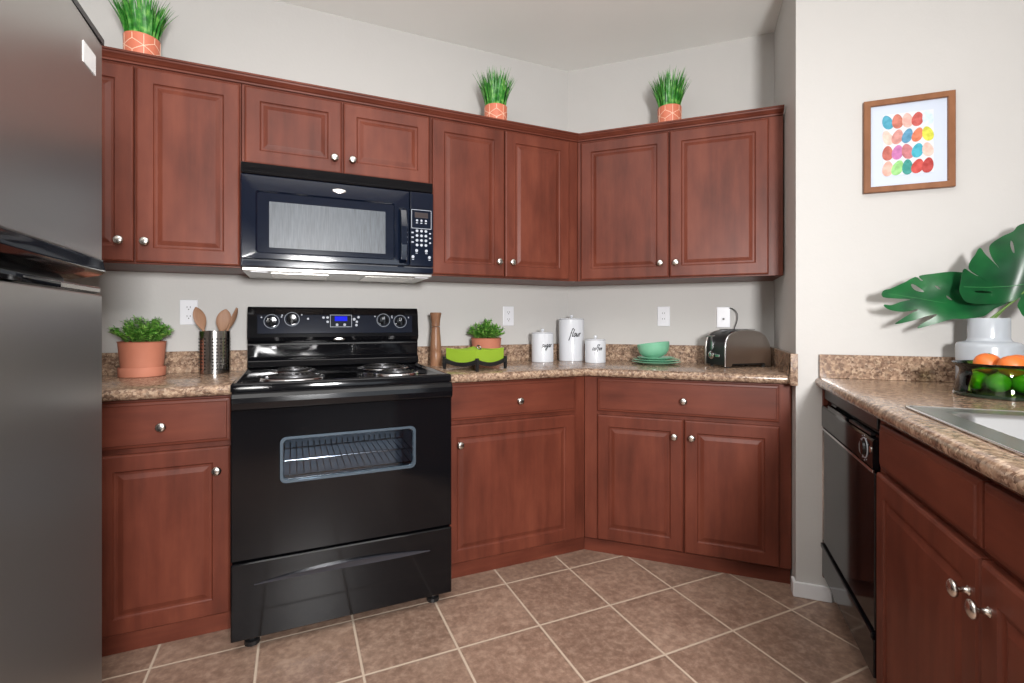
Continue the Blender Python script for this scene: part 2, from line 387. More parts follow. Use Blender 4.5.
mb.prism([Bw(LB+.006, .611), Bw(LB+.006, .621), Bw(LB-.021, .621), Bw(LB-.021, .5825), Bw(LB-.0015,.5825), Bw(LB-.0015,.611)], .856, .986)
part('side_splash', mb, 'granite', t, bevel=.002)

# ---------------------------------------------------------------- peninsula (frame R: x = d, y = t)
RT = 1.178
def runR(prof, d0, d1, holes=None): return MB().loops([[(d, tt, z) for tt, z in prof] for d in (d0, d1)])
t = thing('countertop', 'R', (1.4, 1.5, ZC), 'brown speckled laminate countertop holding the sink and fruit bowl at right', 'countertop')
SX0, SX1, SY0, SY1 = 1.36, 2.13, 1.255, 1.70     # cutout
edge = [(SY0, .856), (1.200, .856), (1.187, .857), (1.180, .863), (RT, .873), (1.180, .884), (1.186, .890), (1.196, ZC), (SY0, ZC)]
mb = runR(edge, .6115, 2.40)
mb.box(.6115, SX0, SY0, 1.86, .856, ZC).box(SX1, 2.40, SY0, 1.86, .856, ZC).box(SX0, SX1, SY1, 1.86, .856, ZC)
part('worktop', mb, 'granite', t, smooth=40)
part('backsplash', MB().box(.6110, .630, 1.190, 1.86, ZC+.0002, .986), 'granite', t, bevel=.002)
# sink
t = thing('kitchen_sink', 'R', (1.74, 1.48, ZC), 'stainless steel drop-in double sink set in the right countertop', 'sink')
def rrect(x0, x1, y0, y1, r, z, n=6):
    out = []
    for cx, cy, a0 in ((x1-r, y1-r, 0), (x0+r, y1-r, 90), (x0+r, y0+r, 180), (x1-r, y0+r, 270)):
        for i in range(n+1):
            a = math.radians(a0+90*i/n); out.append((cx+r*math.cos(a), cy+r*math.sin(a), z))
    return out
bas = [(1.40, 1.735), (1.775, 2.09)]; by0, by1 = 1.30, 1.64
rim = MB(); x0, x1, y0, y1 = 1.335, 2.155, 1.238, 1.730
zr = ZC+.005
# rim as strips around two basins
rim.box(x0, bas[0][0]-.012, y0, y1, ZC, zr).box(bas[1][1]+.012, x1, y0, y1, ZC, zr).box(bas[0][0]-.012, bas[1][1]+.012, y0, by0-.012, ZC, zr)
rim.box(bas[0][0]-.012, bas[1][1]+.012, by1+.012, y1, ZC, zr).box(bas[0][1]+.012, bas[1][0]-.012, by0-.012, by1+.012, ZC, zr)
part('rim', rim, 'sink_steel', t)
rl = MB().tube(rrect(x0, x1, y0, y1, .02, ZC+.0035), .0035, 6, closed=True); part('rim_edge', rl, 'chrome', t, smooth=60)
for bx0, bx1 in bas:
    mb = MB(); rings = []
    q = lambda e, z, r: rrect(bx0-e, bx1+e, by0-e, by1+e, r, z)
    # outer square collar joined to rounded basin
    rings = [q(.012, zr, .004), q(.010, zr+.0004, .03), q(.002, zr-.001, .045), q(-.004, zr-.012, .05), q(-.012, .76, .055), q(-.03, .725, .05), q(-.09, .720, .03)]
    mb.loops(rings, cap0=False)
    part('basin', mb, 'sink_steel', t, smooth=45)
    part('drain', MB().lathe([(.04, 0), (.042, .003), (.03, .004), (.028, .001)], ((bx0+bx1)/2, (by0+by1)/2, .7205), n=24), 'chrome', t, smooth=40)
# dishwasher
DF = 1.204
t = thing('dishwasher', 'R', (.92, DF, 0), 'black built-in dishwasher between the white wall and sink cabinet', 'dishwasher')
dx0, dx1 = .632, 1.236
part('tub', MB().box(dx0, dx1, DF+.03, 1.80, .06, .85), 'black_satin', t)
part('top_strip', MB().box(dx0, dx1, DF+.002, DF+.03, .812, .850), 'black_satin', t, bevel=.002)
cp = MB(); 
prof = [(DF+.03, .700), (DF-.004, .700), (DF-.008, .704), (DF-.008, .778), (DF-.004, .784), (DF+.012, .788), (DF+.014, .804), (DF+.004, .810), (DF+.03, .810)]
cp.loops([[(d, tt, z) for tt, z in prof] for d in (dx0, dx1)])
cpo = part('control_panel', cp, 'black', t)
part('latch', MB().box(dx0+.10, dx0+.34, DF-.009, DF+.008, .785, .800), 'black', t, bevel=.003)
part('vent', MB().box(dx0+.36, dx1-.03, DF-.004, DF+.008, .789, .797), 'black_satin', t, bevel=.001)
kb = MB().lathe([(.026, 0), (.026, .002), (.022, .003), (.020, .009), (.017, .010), (.004, .0105)], (1.165, DF-.008, .745), 'Y', 28)
part('dial_knob', kb, 'black', t, smooth=40)
rg = MB().tube([(1.165+.029*math.cos(a), DF-.0085, .745+.029*math.sin(a)) for a in [i*2*PI/32 for i in range(32)]], .0016, 5, closed=True)
for i in range(10):
    a = PI*.15+i*PI*1.7/10; rg.box(1.165+.036*math.cos(a)-.0015, 1.165+.036*math.cos(a)+.0015, DF-.009, DF-.0075, .745+.036*math.sin(a)-.0015, .745+.036*math.sin(a)+.0015)
part('dial_ring', rg, 'print_white', t, label='pale ring printed around the dial')
part('badge', MB().lathe([(.010, 0), (.010, .0015), (.003, .002)], (1.218, DF-.008, .752), 'Y', 20), 'nickel', t, smooth=40)
dd = part('door', MB().box(dx0, dx1, DF-.004, DF+.03, .246, .690), 'black', t, bevel=.003)
part('door_trim', MB().box(dx0, dx1, DF-.008, DF-.002, .690, .698).box(dx0, dx0+.006, DF-.007, DF-.003, .246, .69), 'chrome', t, bevel=.0008)
part('access_panel', MB().box(dx0, dx1, DF-.006, DF+.03, .113, .220).box(dx0, dx1, DF-.012, DF+.02, .223, .241), 'black', t, bevel=.003)
part('toe_panel', MB().box(dx0, dx1, DF+.06, DF+.075, 0, .112), 'black_satin', t)
single('filler_strip', MB().box(.6115, .630, DF-.002, DF+.02, .10, .848), 'cherry', 'R', (.617, DF, .10), 'narrow cherry filler strip between the wall and the dishwasher', 'filler strip')
# sink cabinet
RF = 1.192
t = thing('sink_cabinet', 'R', (1.79, RF, 0), 'cherry sink base cabinet with two false drawers over two doors', 'cabinet')
part('carcass', MB().box(1.245, 2.37, RF+.020, RF+.04, .062, BT).box(1.245, 1.263, RF+.04, 1.80, .062, BT).box(2.352, 2.37, RF+.04, 1.80, .062, BT).box(1.245, 2.37, 1.78, 1.80, .062, BT).box(1.263, 2.352, RF+.04, 1.78, .062, .08), 'cherry', t, bevel=.001)
part('toe_kick', MB().box(1.245, 2.37, RF+.06, RF+.08, 0, .0615), 'cherry_h', t)
door(t, 1.292, 1.796, .722, .840, RF, None, 'drawer'); door(t, 1.806, 2.32, .722, .840, RF, None, 'drawer')
door(t, 1.276, 1.796, .074, .705, RF, (1.768, .633)); door(t, 1.802, 2.32, .074, .705, RF, (1.834, .631))

# ---------------------------------------------------------------- microwave
t = thing('microwave_oven', 'A', (-1.323, -.2, 1.33), 'black over-the-range microwave under the short wall cabinet', 'microwave')
mx0, mx1, mf = -1.7035, -.9415, -.395
part('body', MB().box(mx0, mx1, mf+.02, -.001, 1.331, 1.7405), 'black_satin', t, bevel=.002)
part('vent_grille', MB().box(mx0, mx1, mf-.006, mf+.02, 1.700, 1.7405).box(mx0+.004, mx1-.004, mf-.014, mf+.01, 1.694, 1.706), 'black', t, bevel=.003)
cx = -1.048
# door: slab with raised frame and rounded inner window
def rring(x0, x1, z0, z1, r, y, n=5): return [(a, y, b) for a, b, _ in rrect(x0, x1, z0, z1, r, 0, n)]
db = MB(); db.loops([rring(mx0, cx, 1.362, 1.692, .004, mf+.02), rring(mx0, cx, 1.362, 1.692, .004, mf-.012), rring(mx0+.004, cx-.004, 1.366, 1.688, .006, mf-.017),
     rring(-1.652, -1.112, 1.385, 1.632, .012, mf-.019), rring(-1.646, -1.118, 1.391, 1.626, .012, mf-.011), rring(-1.640, -1.124, 1.397, 1.620, .010, mf-.011)])
mdoor = part('door', db, 'bluish_black', t, smooth=35)
part('door_screen', MB().box(-1.604, -1.153, mf-.0128, mf-.0105, 1.410, 1.592), 'mw_glass', mdoor, label='grey perforated viewing screen')
hb = MB(); pth = [(-1.080, mf-.014, 1.615), (-1.080, mf-.036, 1.600), (-1.078, mf-.043, 1.53), (-1.078, mf-.043, 1.45), (-1.080, mf-.036, 1.385), (-1.080, mf-.014, 1.372)]
hb.loops([[(x-.016, y, z), (x-.012, y-.008, z), (x+.012, y-.008, z), (x+.016, y, z), (x+.010, y+.006, z), (x-.010, y+.006, z)] for x, y, z in pth])
part('handle', hb, 'bluish_black', mdoor, bevel=.001)
pc = part('control_panel', MB().box(cx+.002, mx1, mf-.016, mf+.02, 1.362, 1.692), 'bluish_black', t, bevel=.004)
k = MB()
k.box(-1.026, -.966, mf-.0168, mf-.0158, 1.578, 1.602, 1)
for x0_, x1_, z0_, z1_ in ((-1.040, -.952, 1.530, 1.532), (-1.040, -.952, 1.612, 1.614), (-1.041, -1.039, 1.530, 1.614), (-.953, -.951, 1.530, 1.614)): k.box(x0_, x1_, mf-.0168, mf-.0158, z0_, z1_)
def dot(mb, x, z, r, y, n=10): mb.lathe([(r, 0), (r, .0008)], (x, y, z), 'Y', n)
for i in range(3):
    dot(k, -1.016+.02*i, 1.566, .005, mf-.016); k.box(-1.021+.02*i, -1.012+.02*i, mf-.0168, mf-.016, 1.553, 1.557)
for j in range(4):
    for i in range(3): dot(k, -1.016+.02*i, 1.520-.021*j, .0062, mf-.016)
for j in range(3):
    k.box(-1.041, -1.031, mf-.0168, mf-.016, 1.508-.021*j, 1.514-.021*j); k.box(-.961, -.953, mf-.0168, mf-.016, 1.508-.021*j, 1.514-.021*j)
for x, z in ((-1.018, 1.432), (-.974, 1.432), (-1.034, 1.404), (-.960, 1.404)): dot(k, x, z, .0068, mf-.016); k.box(x-.005, x+.005, mf-.0168, mf-.016, z-.013, z-.010)
part('keypad', k, ['print_white', 'lcd_dim'], pc, label='pale printed keypad under a small display')
part('badge', MB().loops([[(-1.342+a*.028*math.cos(th), mf-.0165-h, 1.660+a*.010*math.sin(th)) for th in [q*2*PI/28 for q in range(28)]] for a, h in ((1, 0), (1, .001), (.85, .0026), (.4, .003))]), 'nickel', mdoor, smooth=40, label='small oval silver badge')
ub = MB().box(mx0+.004, mx1-.004, mf-.004, -.02, 1.316, 1.331)
part('front_strip', MB().box(mx0, mx1, mf-.015, mf+.02, 1.3315, 1.360), 'bluish_black', t, bevel=.004)
part('bottom_plate', ub, 'steel', t, bevel=.003, label='grey metal underside with filters')
fl = MB()
for x in (-1.60, -1.23): part('filter', MB().box(x, x+.22, mf+.05, -.10, 1.3135, 1.316), 'nickel', t)
lp = MB()
for x in (-1.67, -1.02): part('lamp_cover', MB().box(x, x+.06, mf+.008, mf+.045, 1.3125, 1.316), 'white', t)

# ---------------------------------------------------------------- stove
t = thing('electric_range', 'A', (-1.326, -.35, 0), 'black freestanding electric coil range with oven window', 'stove')
x0, x1, yf = -1.7065, -.9445, -.668
bd = MB().box(x0, x0+.02, yf, -.03, .045, .895).box(x1-.02, x1, yf, -.03, .045, .895).box(x0+.02, x1-.02, -.05, -.03, .045, .895)
bd.box(x0+.02, x1-.02, yf, -.05, .045, .07).box(x0+.02, x1-.02, yf, yf+.02, .285, .32).box(x0+.02, x1-.02, yf, -.05, .815, .895)
part('body', bd, 'black', t)
# cooktop with raised rim
ct = MB(); zt = .906
ct.loops([rring_ for rring_ in [[(a, b, zz) for a, b, _ in rrect(x0-.002+i, x1+.002-i, -.700+i, -.03-i*.2, .012, 0, 4)] for i, zz in ((0, .880), (0, .902), (.003, .908), (.010, .910), (.016, .907), (.024, .902))]])
cto = part('cooktop', ct, 'black', t, smooth=50)
def burner(cxx, cyy, R):
    pan = part('drip_pan', MB().lathe([(R+.018, .902), (R+.016, .906), (R+.010, .907), (R+.002, .904), (R*.7, .899), (R*.25, .897), (.002, .897)][:], (cxx, cyy, 0), 'Z', 36), 'chrome', t, smooth=60, label='chrome drip pan')
    turns = 4 if R > .085 else 3; pts = []
    for i in range(turns*20+1):
        a = 2*PI*i/20; r = .022+(R-.026)*i/(turns*20); pts.append((cxx+r*math.cos(a), cyy+r*math.sin(a), .911))
    part('coil', MB().tube(pts, .0042, 6), 'coilmat', pan, smooth=60, label='dark spiral heating coil')
    return pan
M['coilmat'] = mat('coil_metal', (.10,.10,.105), .32, .9)
burner(-1.515, -.505, .098); burner(-1.515, -.225, .074); burner(-1.135, -.235, .098); burner(-1.125, -.500, .074)
# backguard
prof = [(-.03, .895), (-.095, .905), (-.112, .912), (-.106, .940), (-.088, .955), (-.093, 1.010), (-.090, 1.018), (-.104, 1.030), (-.112, 1.046), (-.098, 1.150), (-.090, 1.176), (-.080, 1.184), (-.03, 1.184)]
xb0, xb1 = -1.703, -.933
bgm = MB().loops([[(x, y, z) for y, z in prof] for x in (x0+.002, x1+.006)])
bgo = part('backguard', bgm, 'black', t, bevel=.003)
def bgy(z): return -.112+(z-1.046)/(1.150-1.046)*.014
pn = MB()
def bgp(x, z, off=0): return (x, bgy(z)-off, z)
q0 = [(-1.665, 1.062), (-.970, 1.062), (-.970, 1.148), (-1.665, 1.148)]
pn.loops([[bgp(a, b, o) for a, b in q0] for o in (0, .003)]); part('control_fascia', pn, 'bluish_black', bgo, bevel=.0015)
pr = MB()
def ring(mb, x, z, r, w=.0014):
    mb.tube([bgp(x+r*math.cos(a), z+r*math.sin(a), .0036) for a in [i*2*PI/28 for i in range(28)]], w, 4, closed=True)
kn = [(-1.607, 1.118), (-1.523, 1.128), (-1.112, 1.124), (-1.030, 1.118)]
for x, z in kn:
    ring(pr, x, z, .031)
    c = bgp(x, z, .003)
    ko = part('knob', MB().lathe([(.024, 0), (.023, .012), (.020, .018), (.004, .019)], c, 'Y', 24).box(c[0]-.004, c[0]+.004, c[1]-.028, c[1]-.014, c[2]-.019, c[2]+.019), 'black', bgo, smooth=40)
    part('pointer', MB().box(c[0]-.0012, c[0]+.0012, c[1]-.0288, c[1]-.0278, c[2]+.004, c[2]+.017), 'print_white', ko)
    for sx, sz in ((-.041, .018), (.041, .020), (0, -.036)): dot(pr, x+sx, z+sz, .0035, bgy(z)-.0036)
    pr.box(x-.012, x+.012, bgy(z)-.0042, bgy(z)-.0034, z-.043, z-.040)
def pbox(mb, x0_, x1_, z0_, z1_, mi=0, o=.0036): mb.loops([[bgp(a, b, oo) for a, b in ((x0_, z0_), (x1_, z0_), (x1_, z1_), (x0_, z1_))] for oo in (o-.001, o)], mi)
for a, b, c_, d_ in ((-1.358, -1.262, 1.091, 1.093), (-1.358, -1.262, 1.147, 1.149), (-1.359, -1.357, 1.091, 1.149), (-1.263, -1.261, 1.091, 1.149)): pbox(pr, a, b, c_, d_)
for x, z, r in ((-1.388, 1.136, .006), (-1.370, 1.136, .006), (-1.370, 1.116, .006), (-1.328, 1.102, .0065), (-1.294, 1.102, .0065), (-1.250, 1.128, .007), (-1.230, 1.138, .006), (-1.240, 1.100, .006), (-1.238, 1.116, .006), (-1.455, 1.130, .005)): dot(pr, x, z, r, bgy(z)-.0036)
part('printed_markings', pr, 'print_white', bgo, label='pale printed dial rings and button markings')
lc = MB(); pbox(lc, -1.338, -1.282, 1.120, 1.142, 0, .004); part('clock_display', lc, 'lcd', bgo, label='small blue lit clock display')
part('badge', MB().loops([[(-1.318+a*.026*math.cos(th), -.104-h, 1.031+a*.007*math.sin(th)+h*.5) for th in [q*2*PI/24 for q in range(24)]] for a, h in ((1, 0), (1, .004), (.8, .006), (.3, .0065))]), 'nickel', bgo, smooth=40)
# oven door
yd = -.700
wx0_, wx1_, wz0_, wz1_ = -1.556, -1.090, .560, .716
dm = MB(); od = lambda i, y: rring(x0+i, x1-i, .312+i, .872-i, .004, y)
wi = lambda i, y: rring(wx0_-i, wx1_+i, wz0_-i, wz1_+i, .018+max(i,0), y)
dm.loops([od(0, yf-.001), od(0, yd+.004), od(.004, yd), wi(.004, yd), wi(0, yd+.003), wi(0, yf-.001)], cap0=False, cap1=False)
dm.loops([od(0, yf-.001), wi(0, yf-.001)], cap0=False, cap1=False)
ovd = part('oven_door', dm, 'black', t, smooth=35)
gt = MB(); gt.loops([wi(.002, yd-.0005), wi(.002, yd-.003), wi(-.007, yd-.003), wi(-.009, yd+.002), wi(-.009, yd+.012)], cap0=False, cap1=False)
gt.box(-1.50, -1.43, yd-.0042, yd, wz0_-.001, wz0_+.006).box(-1.30, -1.22, yd-.0042, yd, wz0_-.001, wz0_+.006)
M['trim_blue'] = mat('blue_grey_metal', sr(96,112,126), .25, .7)
part('window_trim', gt, 'trim_blue', ovd, label='blue-grey metal window trim')
part('window_glass', MB().box(wx0_, wx1_, yd+.006, yd+.008, wz0_, wz1_), 'oven_glass', ovd)
hm = MB(); hp = [(-.700, .820), (-.700, .880), (-.707, .880), (-.715, .874), (-.721, .862), (-.723, .846), (-.720, .824), (-.714, .820)]
hm.loops([[(x, y, z) for y, z in hp] for x in (x0+.002, x1-.002)])
part('handle', hm, 'black', ovd, bevel=.004)
# oven cavity and rack
cv = MB(); X0, X1, Y0, Y1, Z0, Z1 = -1.62, -1.03, -.666, -.16, .345, .79
vs = [(X0,Y0,Z0),(X1,Y0,Z0),(X1,Y1,Z0),(X0,Y1,Z0),(X0,Y0,Z1),(X1,Y0,Z1),(X1,Y1,Z1),(X0,Y1,Z1)]
cv.add(vs, [(0,1,2,3),(7,6,5,4),(3,2,6,7),(0,3,7,4),(1,5,6,2)])
M['enamel'] = mat('blue_grey_enamel', sr(104,116,128), .35)
part('oven_cavity', cv, 'enamel', t, label='blue-grey enamelled oven interior')
rk = MB()
zr_ = .567
for i in range(24):
    x = X0+.02+i*(X1-X0-.04)/23; rk.tube([(x, -.64, zr_), (x, -.22, zr_), (x, -.212, zr_+.02)], .0022, 6)
for y in (-.64, -.43, -.22): rk.tube([(X0+.005, y, zr_-.003), (X1-.005, y, zr_-.003)], .0034, 6)
part('oven_rack', rk, 'chrome', t, smooth=60, label='chrome wire oven rack')
for zz in (.42,):
    rk2 = MB()
    for i in range(24):
        x = X0+.02+i*(X1-X0-.04)/23; rk2.tube([(x, -.64, zz), (x, -.20, zz)], .0022, 6)
    for y in (-.64, -.20): rk2.tube([(X0+.005, y, zz-.003), (X1-.005, y, zz-.003)], .0034, 6)
    part('oven_rack', rk2, 'chrome', t, smooth=60, label='chrome wire oven rack')
# storage drawer with scooped crescent grip
dw = MB().loops([rring(x0+i, x1-i, .046+i, .304-i, .004, y) for i, y in ((0, yf-.001), (0, yd+.004), (.004, yd))])
dro = part('storage_drawer', dw, 'black', t, smooth=35)
cg = MB(); up_, lo_ = [], []
for i in range(21):
    s_ = i/20; x = -1.637+.605*s_; bow = 4*s_*(1-s_)
    up_.append((x, .229+.021*bow)); lo_.append((x, .226-.006*bow+.010*bow*(1-s_)))
ring_o = [(a, yd-.0005, b) for a, b in up_] + [(a, yd-.0005, b) for a, b in lo_[::-1]]
top = [(a, yd-.012*4*(i/20)*(1-i/20)-.001, b) for i, (a, b) in enumerate(up_)]
md = [(a, yd-.004*4*(i/20)*(1-i/20)-.001, (b+lo_[i][1])/2) for i, (a, b) in enumerate(up_)]
bt = [(a, yd-.001, b) for a, b in lo_]
bk = [(a, yd+.001, b) for a, b in up_]; 
cg.loops([[bk[i], top[i], md[i], bt[i]] for i in range(21)])
M['grip'] = mat('dark_grey_gloss', sr(70,72,80), .22, .4)
part('grip', cg, 'grip', dro, smooth=50, label='curved grey crescent finger grip')
for x in (x0+.06, x1-.06):
    for y in (-.64, -.12): part('foot', MB().lathe([(.012, .046), (.012, .016), (.024, .014), (.025, 0), (.002, 0)], (x, y, 0), 'Z', 12), 'black_satin', t)

# ---------------------------------------------------------------- refrigerator (frame F: x = world y, y = -world x)
FX = 1.871   # front plane: local y = -1.871 -> world x = -1.871
yF = 1.871
t = thing('refrigerator', 'F', (-1.68, yF+.35, 0), 'tall stainless steel top-freezer refrigerator with black handles at far left', 'refrigerator')
fx0, fx1 = -2.06, -1.306
part('cabinet', MB().box(fx0+.004, fx1-.004, yF+.065, yF+.70, .03, 1.665), 'fridge_grey', t, bevel=.004)
def fdoor(z0, z1):   # slightly bowed steel door front
    mb = MB(); n = 13; fr_ = []
    for i in range(n):
        s_ = i/(n-1); fr_.append((fx0+(fx1-fx0)*s_, yF-.004*4*s_*(1-s_)))
    poly = fr_ + [(fx1, yF+.058), (fx0, yF+.058)]
    return mb.prism(poly, z0, z1)
fz = part('freezer_door', fdoor(1.240, 1.680), 'steel', t, bevel=.003, smooth=25)
fd = part('fridge_door', fdoor(.075, 1.170), 'steel', t, bevel=.003, smooth=25)
part('door_seal', MB().box(fx0+.01, fx1-.01, yF+.058, yF+.066, .08, 1.66), 'black_satin', t)
part('top_trim', MB().box(fx0, fx1+.001, yF-.003, yF+.056, 1.6805, 1.692), 'black_satin', fz)
# freezer handle: black glossy bar with ridge, tapering towards the far end
fh = MB(); rg_ = []
for s_ in (0, .25, .5, .75, .9, 1.0):
    x = fx0+(fx1-fx0)*s_; pz = 1-.8*max(0, s_-.1)/.9; o = .018*pz+.001
    rg_.append([(x, yF+.05, 1.241), (x, yF-.002, 1.241), (x, yF-.004*pz-.0005, 1.238), (x, yF-o, 1.222), (x, yF-o, 1.216), (x, yF-o+.010, 1.206+.004*(1-pz)), (x, yF+.05, 1.200)])
fh.loops(rg_); part('handle', fh, 'black', fz, smooth=30, label='glossy black freezer handle along the door bottom')
lh = MB(); rg_ = []
for s_ in (0, .3, .5, .62, .74):
    x = fx0+(fx1-fx0)*s_; pz = 1-s_/.76; o = .014*pz+.001
    rg_.append([(x, yF+.05, 1.192-.006*(1-pz)), (x, yF-o, 1.190-.008*(1-pz)), (x, yF-o-.004*pz, 1.182-.004*(1-pz)), (x, yF-o*.6, 1.173), (x, yF+.05, 1.171)])
lh.loops(rg_); part('handle', lh, 'black', fd, smooth=30, label='glossy black lower door handle')
part('door_cap', MB().box(fx1-.33, fx1, yF+.002, yF+.056, 1.171, 1.186), 'nickel', fd, bevel=.004)
part('sticker', MB().box(-1.412, -1.352, yF-.0032, yF+.0012, 1.597, 1.636), 'sticker', fz, label='small white paper sticker')
part('toe_grille', MB().box(fx0+.01, fx1-.01, yF+.03, yF+.06, .012, .07), 'black_satin', t, bevel=.004)
for x in (fx0+.06, fx1-.06):
    for y in (yF+.09, yF+.62): part('foot', MB().lathe([(.02, 0), (.02, .031)], (x, y, 0), 'Z', 12), 'black_satin', t)

# ---------------------------------------------------------------- outlets
def outlet(frame, x, z, label, kind):
    t = thing('wall_outlet', frame, (x, 0, z), label, 'outlet')
    w, h = .034, .0555
    part('cover_plate', MB().box(x-w, x+w, -.006, -.0005, z-h, z+h), 'white', t, bevel=.003)
    mb = MB(); dk = MB()
    if kind == 'duplex':
        for s_ in (-.02, .02):
            mb.loops([[(x+.0165*math.cos(a), y, z+s_+.0135*math.sin(a)) for a in [q*2*PI/20 for q in range(20)]] for y in (-.0055, -.0078)])
            dk.box(x-.007, x-.005, -.0084, -.0077, z+s_-.001, z+s_+.007).box(x+.005, x+.007, -.0084, -.0077, z+s_-.001, z+s_+.007); dk.lathe([(.0025, 0), (.0025, .0006)], (x, -.0078, z+s_-.007), 'Y', 8)
        part('receptacle', mb, 'white', t)
    elif kind == 'decora':
        mb.box(x-.0165, x+.0165, -.0082, -.0055, z-.033, z+.033); part('receptacle', mb, 'white', t, bevel=.001)
        for s_ in (-.016, .016): dk.box(x-.0065, x-.0045, -.009, -.0081, z+s_-.002, z+s_+.006).box(x+.0045, x+.0065, -.009, -.0081, z+s_-.002, z+s_+.006)
    else:
        mb.box(x-.008, x+.008, -.0075, -.0055, z-.018, z-.002); part('receptacle', mb, 'white', t, bevel=.001)
        dk.box(x-.005, x+.005, -.0084, -.0074, z-.014, z-.006)
    part('slots', dk, 'dark_hole', t)
    return t
outlet('A', -1.940, 1.158, 'white wall outlet behind the wooden spoons left of the stove', 'duplex')
outlet('A', -.395, 1.149, 'white wall outlet above the backsplash between herb pot and canisters', 'duplex')
outlet('B', .556, 1.147, 'white wall outlet directly above the mint bowl', 'decora')
outlet('B', .866, 1.141, 'white wall outlet plate above the toaster with a cord beside it', 'jack')

# ---------------------------------------------------------------- potted plants
def leaf(mb, p, d, up_, l, w, mi=0, fold=.25):
    d = d.normalized(); sd = d.cross(up_)
    if sd.length < 1e-4: sd = d.orthogonal()
    sd.normalize(); nn = sd.cross(d)
    up2 = nn*(fold*w)
    pts = [p, p+d*l*.28+sd*w*.85+up2, p+d*l*.68+sd*w+up2, p+d*l, p+d*l*.68-sd*w+up2, p+d*l*.28-sd*w*.85+up2, p+d*l*.5]
    mb.add(pts, [(k, (k+1) % 6, 6) for k in range(6)], mi)
def herb(frame, x, y, z, rt, h, label, tray, spread, ht, nst, name='potted_herb'):
    t = thing(name, frame, (x, y, z), label, 'plant')
    rb = rt*(.82 if tray else .86); zt = z+h; z0 = z+.012 if tray else z
    prof = [(rb*.9, z0), (rb, z0+.002), (rt-.004, zt-.002), (rt, zt), (rt-.003, zt+.001), (rt-.008, zt-.002), (rt-.010, zt-.02)]
    part('pot', MB().lathe(prof, (x, y, 0), 'Z', 40, cap=True), 'terra', t, smooth=40)
    if tray:
        r_ = rb+.009
        part('saucer', MB().lathe([(r_-.004, z), (r_, z+.003), (r_+.002, z+.036), (r_, z+.039), (r_-.004, z+.037), (r_-.006, z+.008), (.01, z+.008)], (x, y, 0), 'Z', 40), 'terra', t, smooth=40)
    part('soil', MB().lathe([(rt-.011, zt-.014), (.002, zt-.010)], (x, y, 0), 'Z', 24), 'soil', t)
    fo = MB(); st = MB()
    for i in range(nst):
        a = random.uniform(0, 2*PI); q = math.sqrt(random.random()); lean = q*spread
        base = Vector((x+.6*rt*q*math.cos(a), y+.6*rt*q*math.sin(a), zt-.012))
        hh = ht*(1-.55*q*q)*random.uniform(.5, 1.1)
        tip = Vector((x+lean*math.cos(a), y+lean*math.sin(a), zt-.01+hh))
        if tip.y > -.012 and frame != 'F': tip.y = -.012
        st.tube([base, (base+tip)/2+Vector((0, 0, .01)), tip], .0011, 4)
        nl = 9
        for k in range(nl):
            f = .2+.8*k/(nl-1); p = base.lerp(tip, f)+Vector((0, 0, .01*4*f*(1-f)))
            for s_ in (0, 1):
                aa = k*2.4+s_*PI+random.uniform(-.4, .4)
                dr_ = Vector((math.cos(aa), math.sin(aa), random.uniform(.1, .7)))
                leaf(fo, p, dr_, Vector((0, 0, 1)), random.uniform(.013, .020), random.uniform(.0055, .0080))
        leaf(fo, tip, Vector((0, 0, 1))+Vector((random.uniform(-.5, .5), random.uniform(-.5, .5), 0)), Vector((1, 0, 0)), .018, .006)
    part('stems', st, 'stem', t); part('foliage', fo, ['herb'], t)
    return t
herb('A', -2.082, -.116, ZC, .085, .142, 'bushy green herb in a terracotta pot with saucer beside the refrigerator', True, .108, .118, 85)
herb('A', -.575, -.120, ZC, .084, .137, 'bushy green herb in a terracotta pot behind the lime green dish', False, .096, .104, 75)

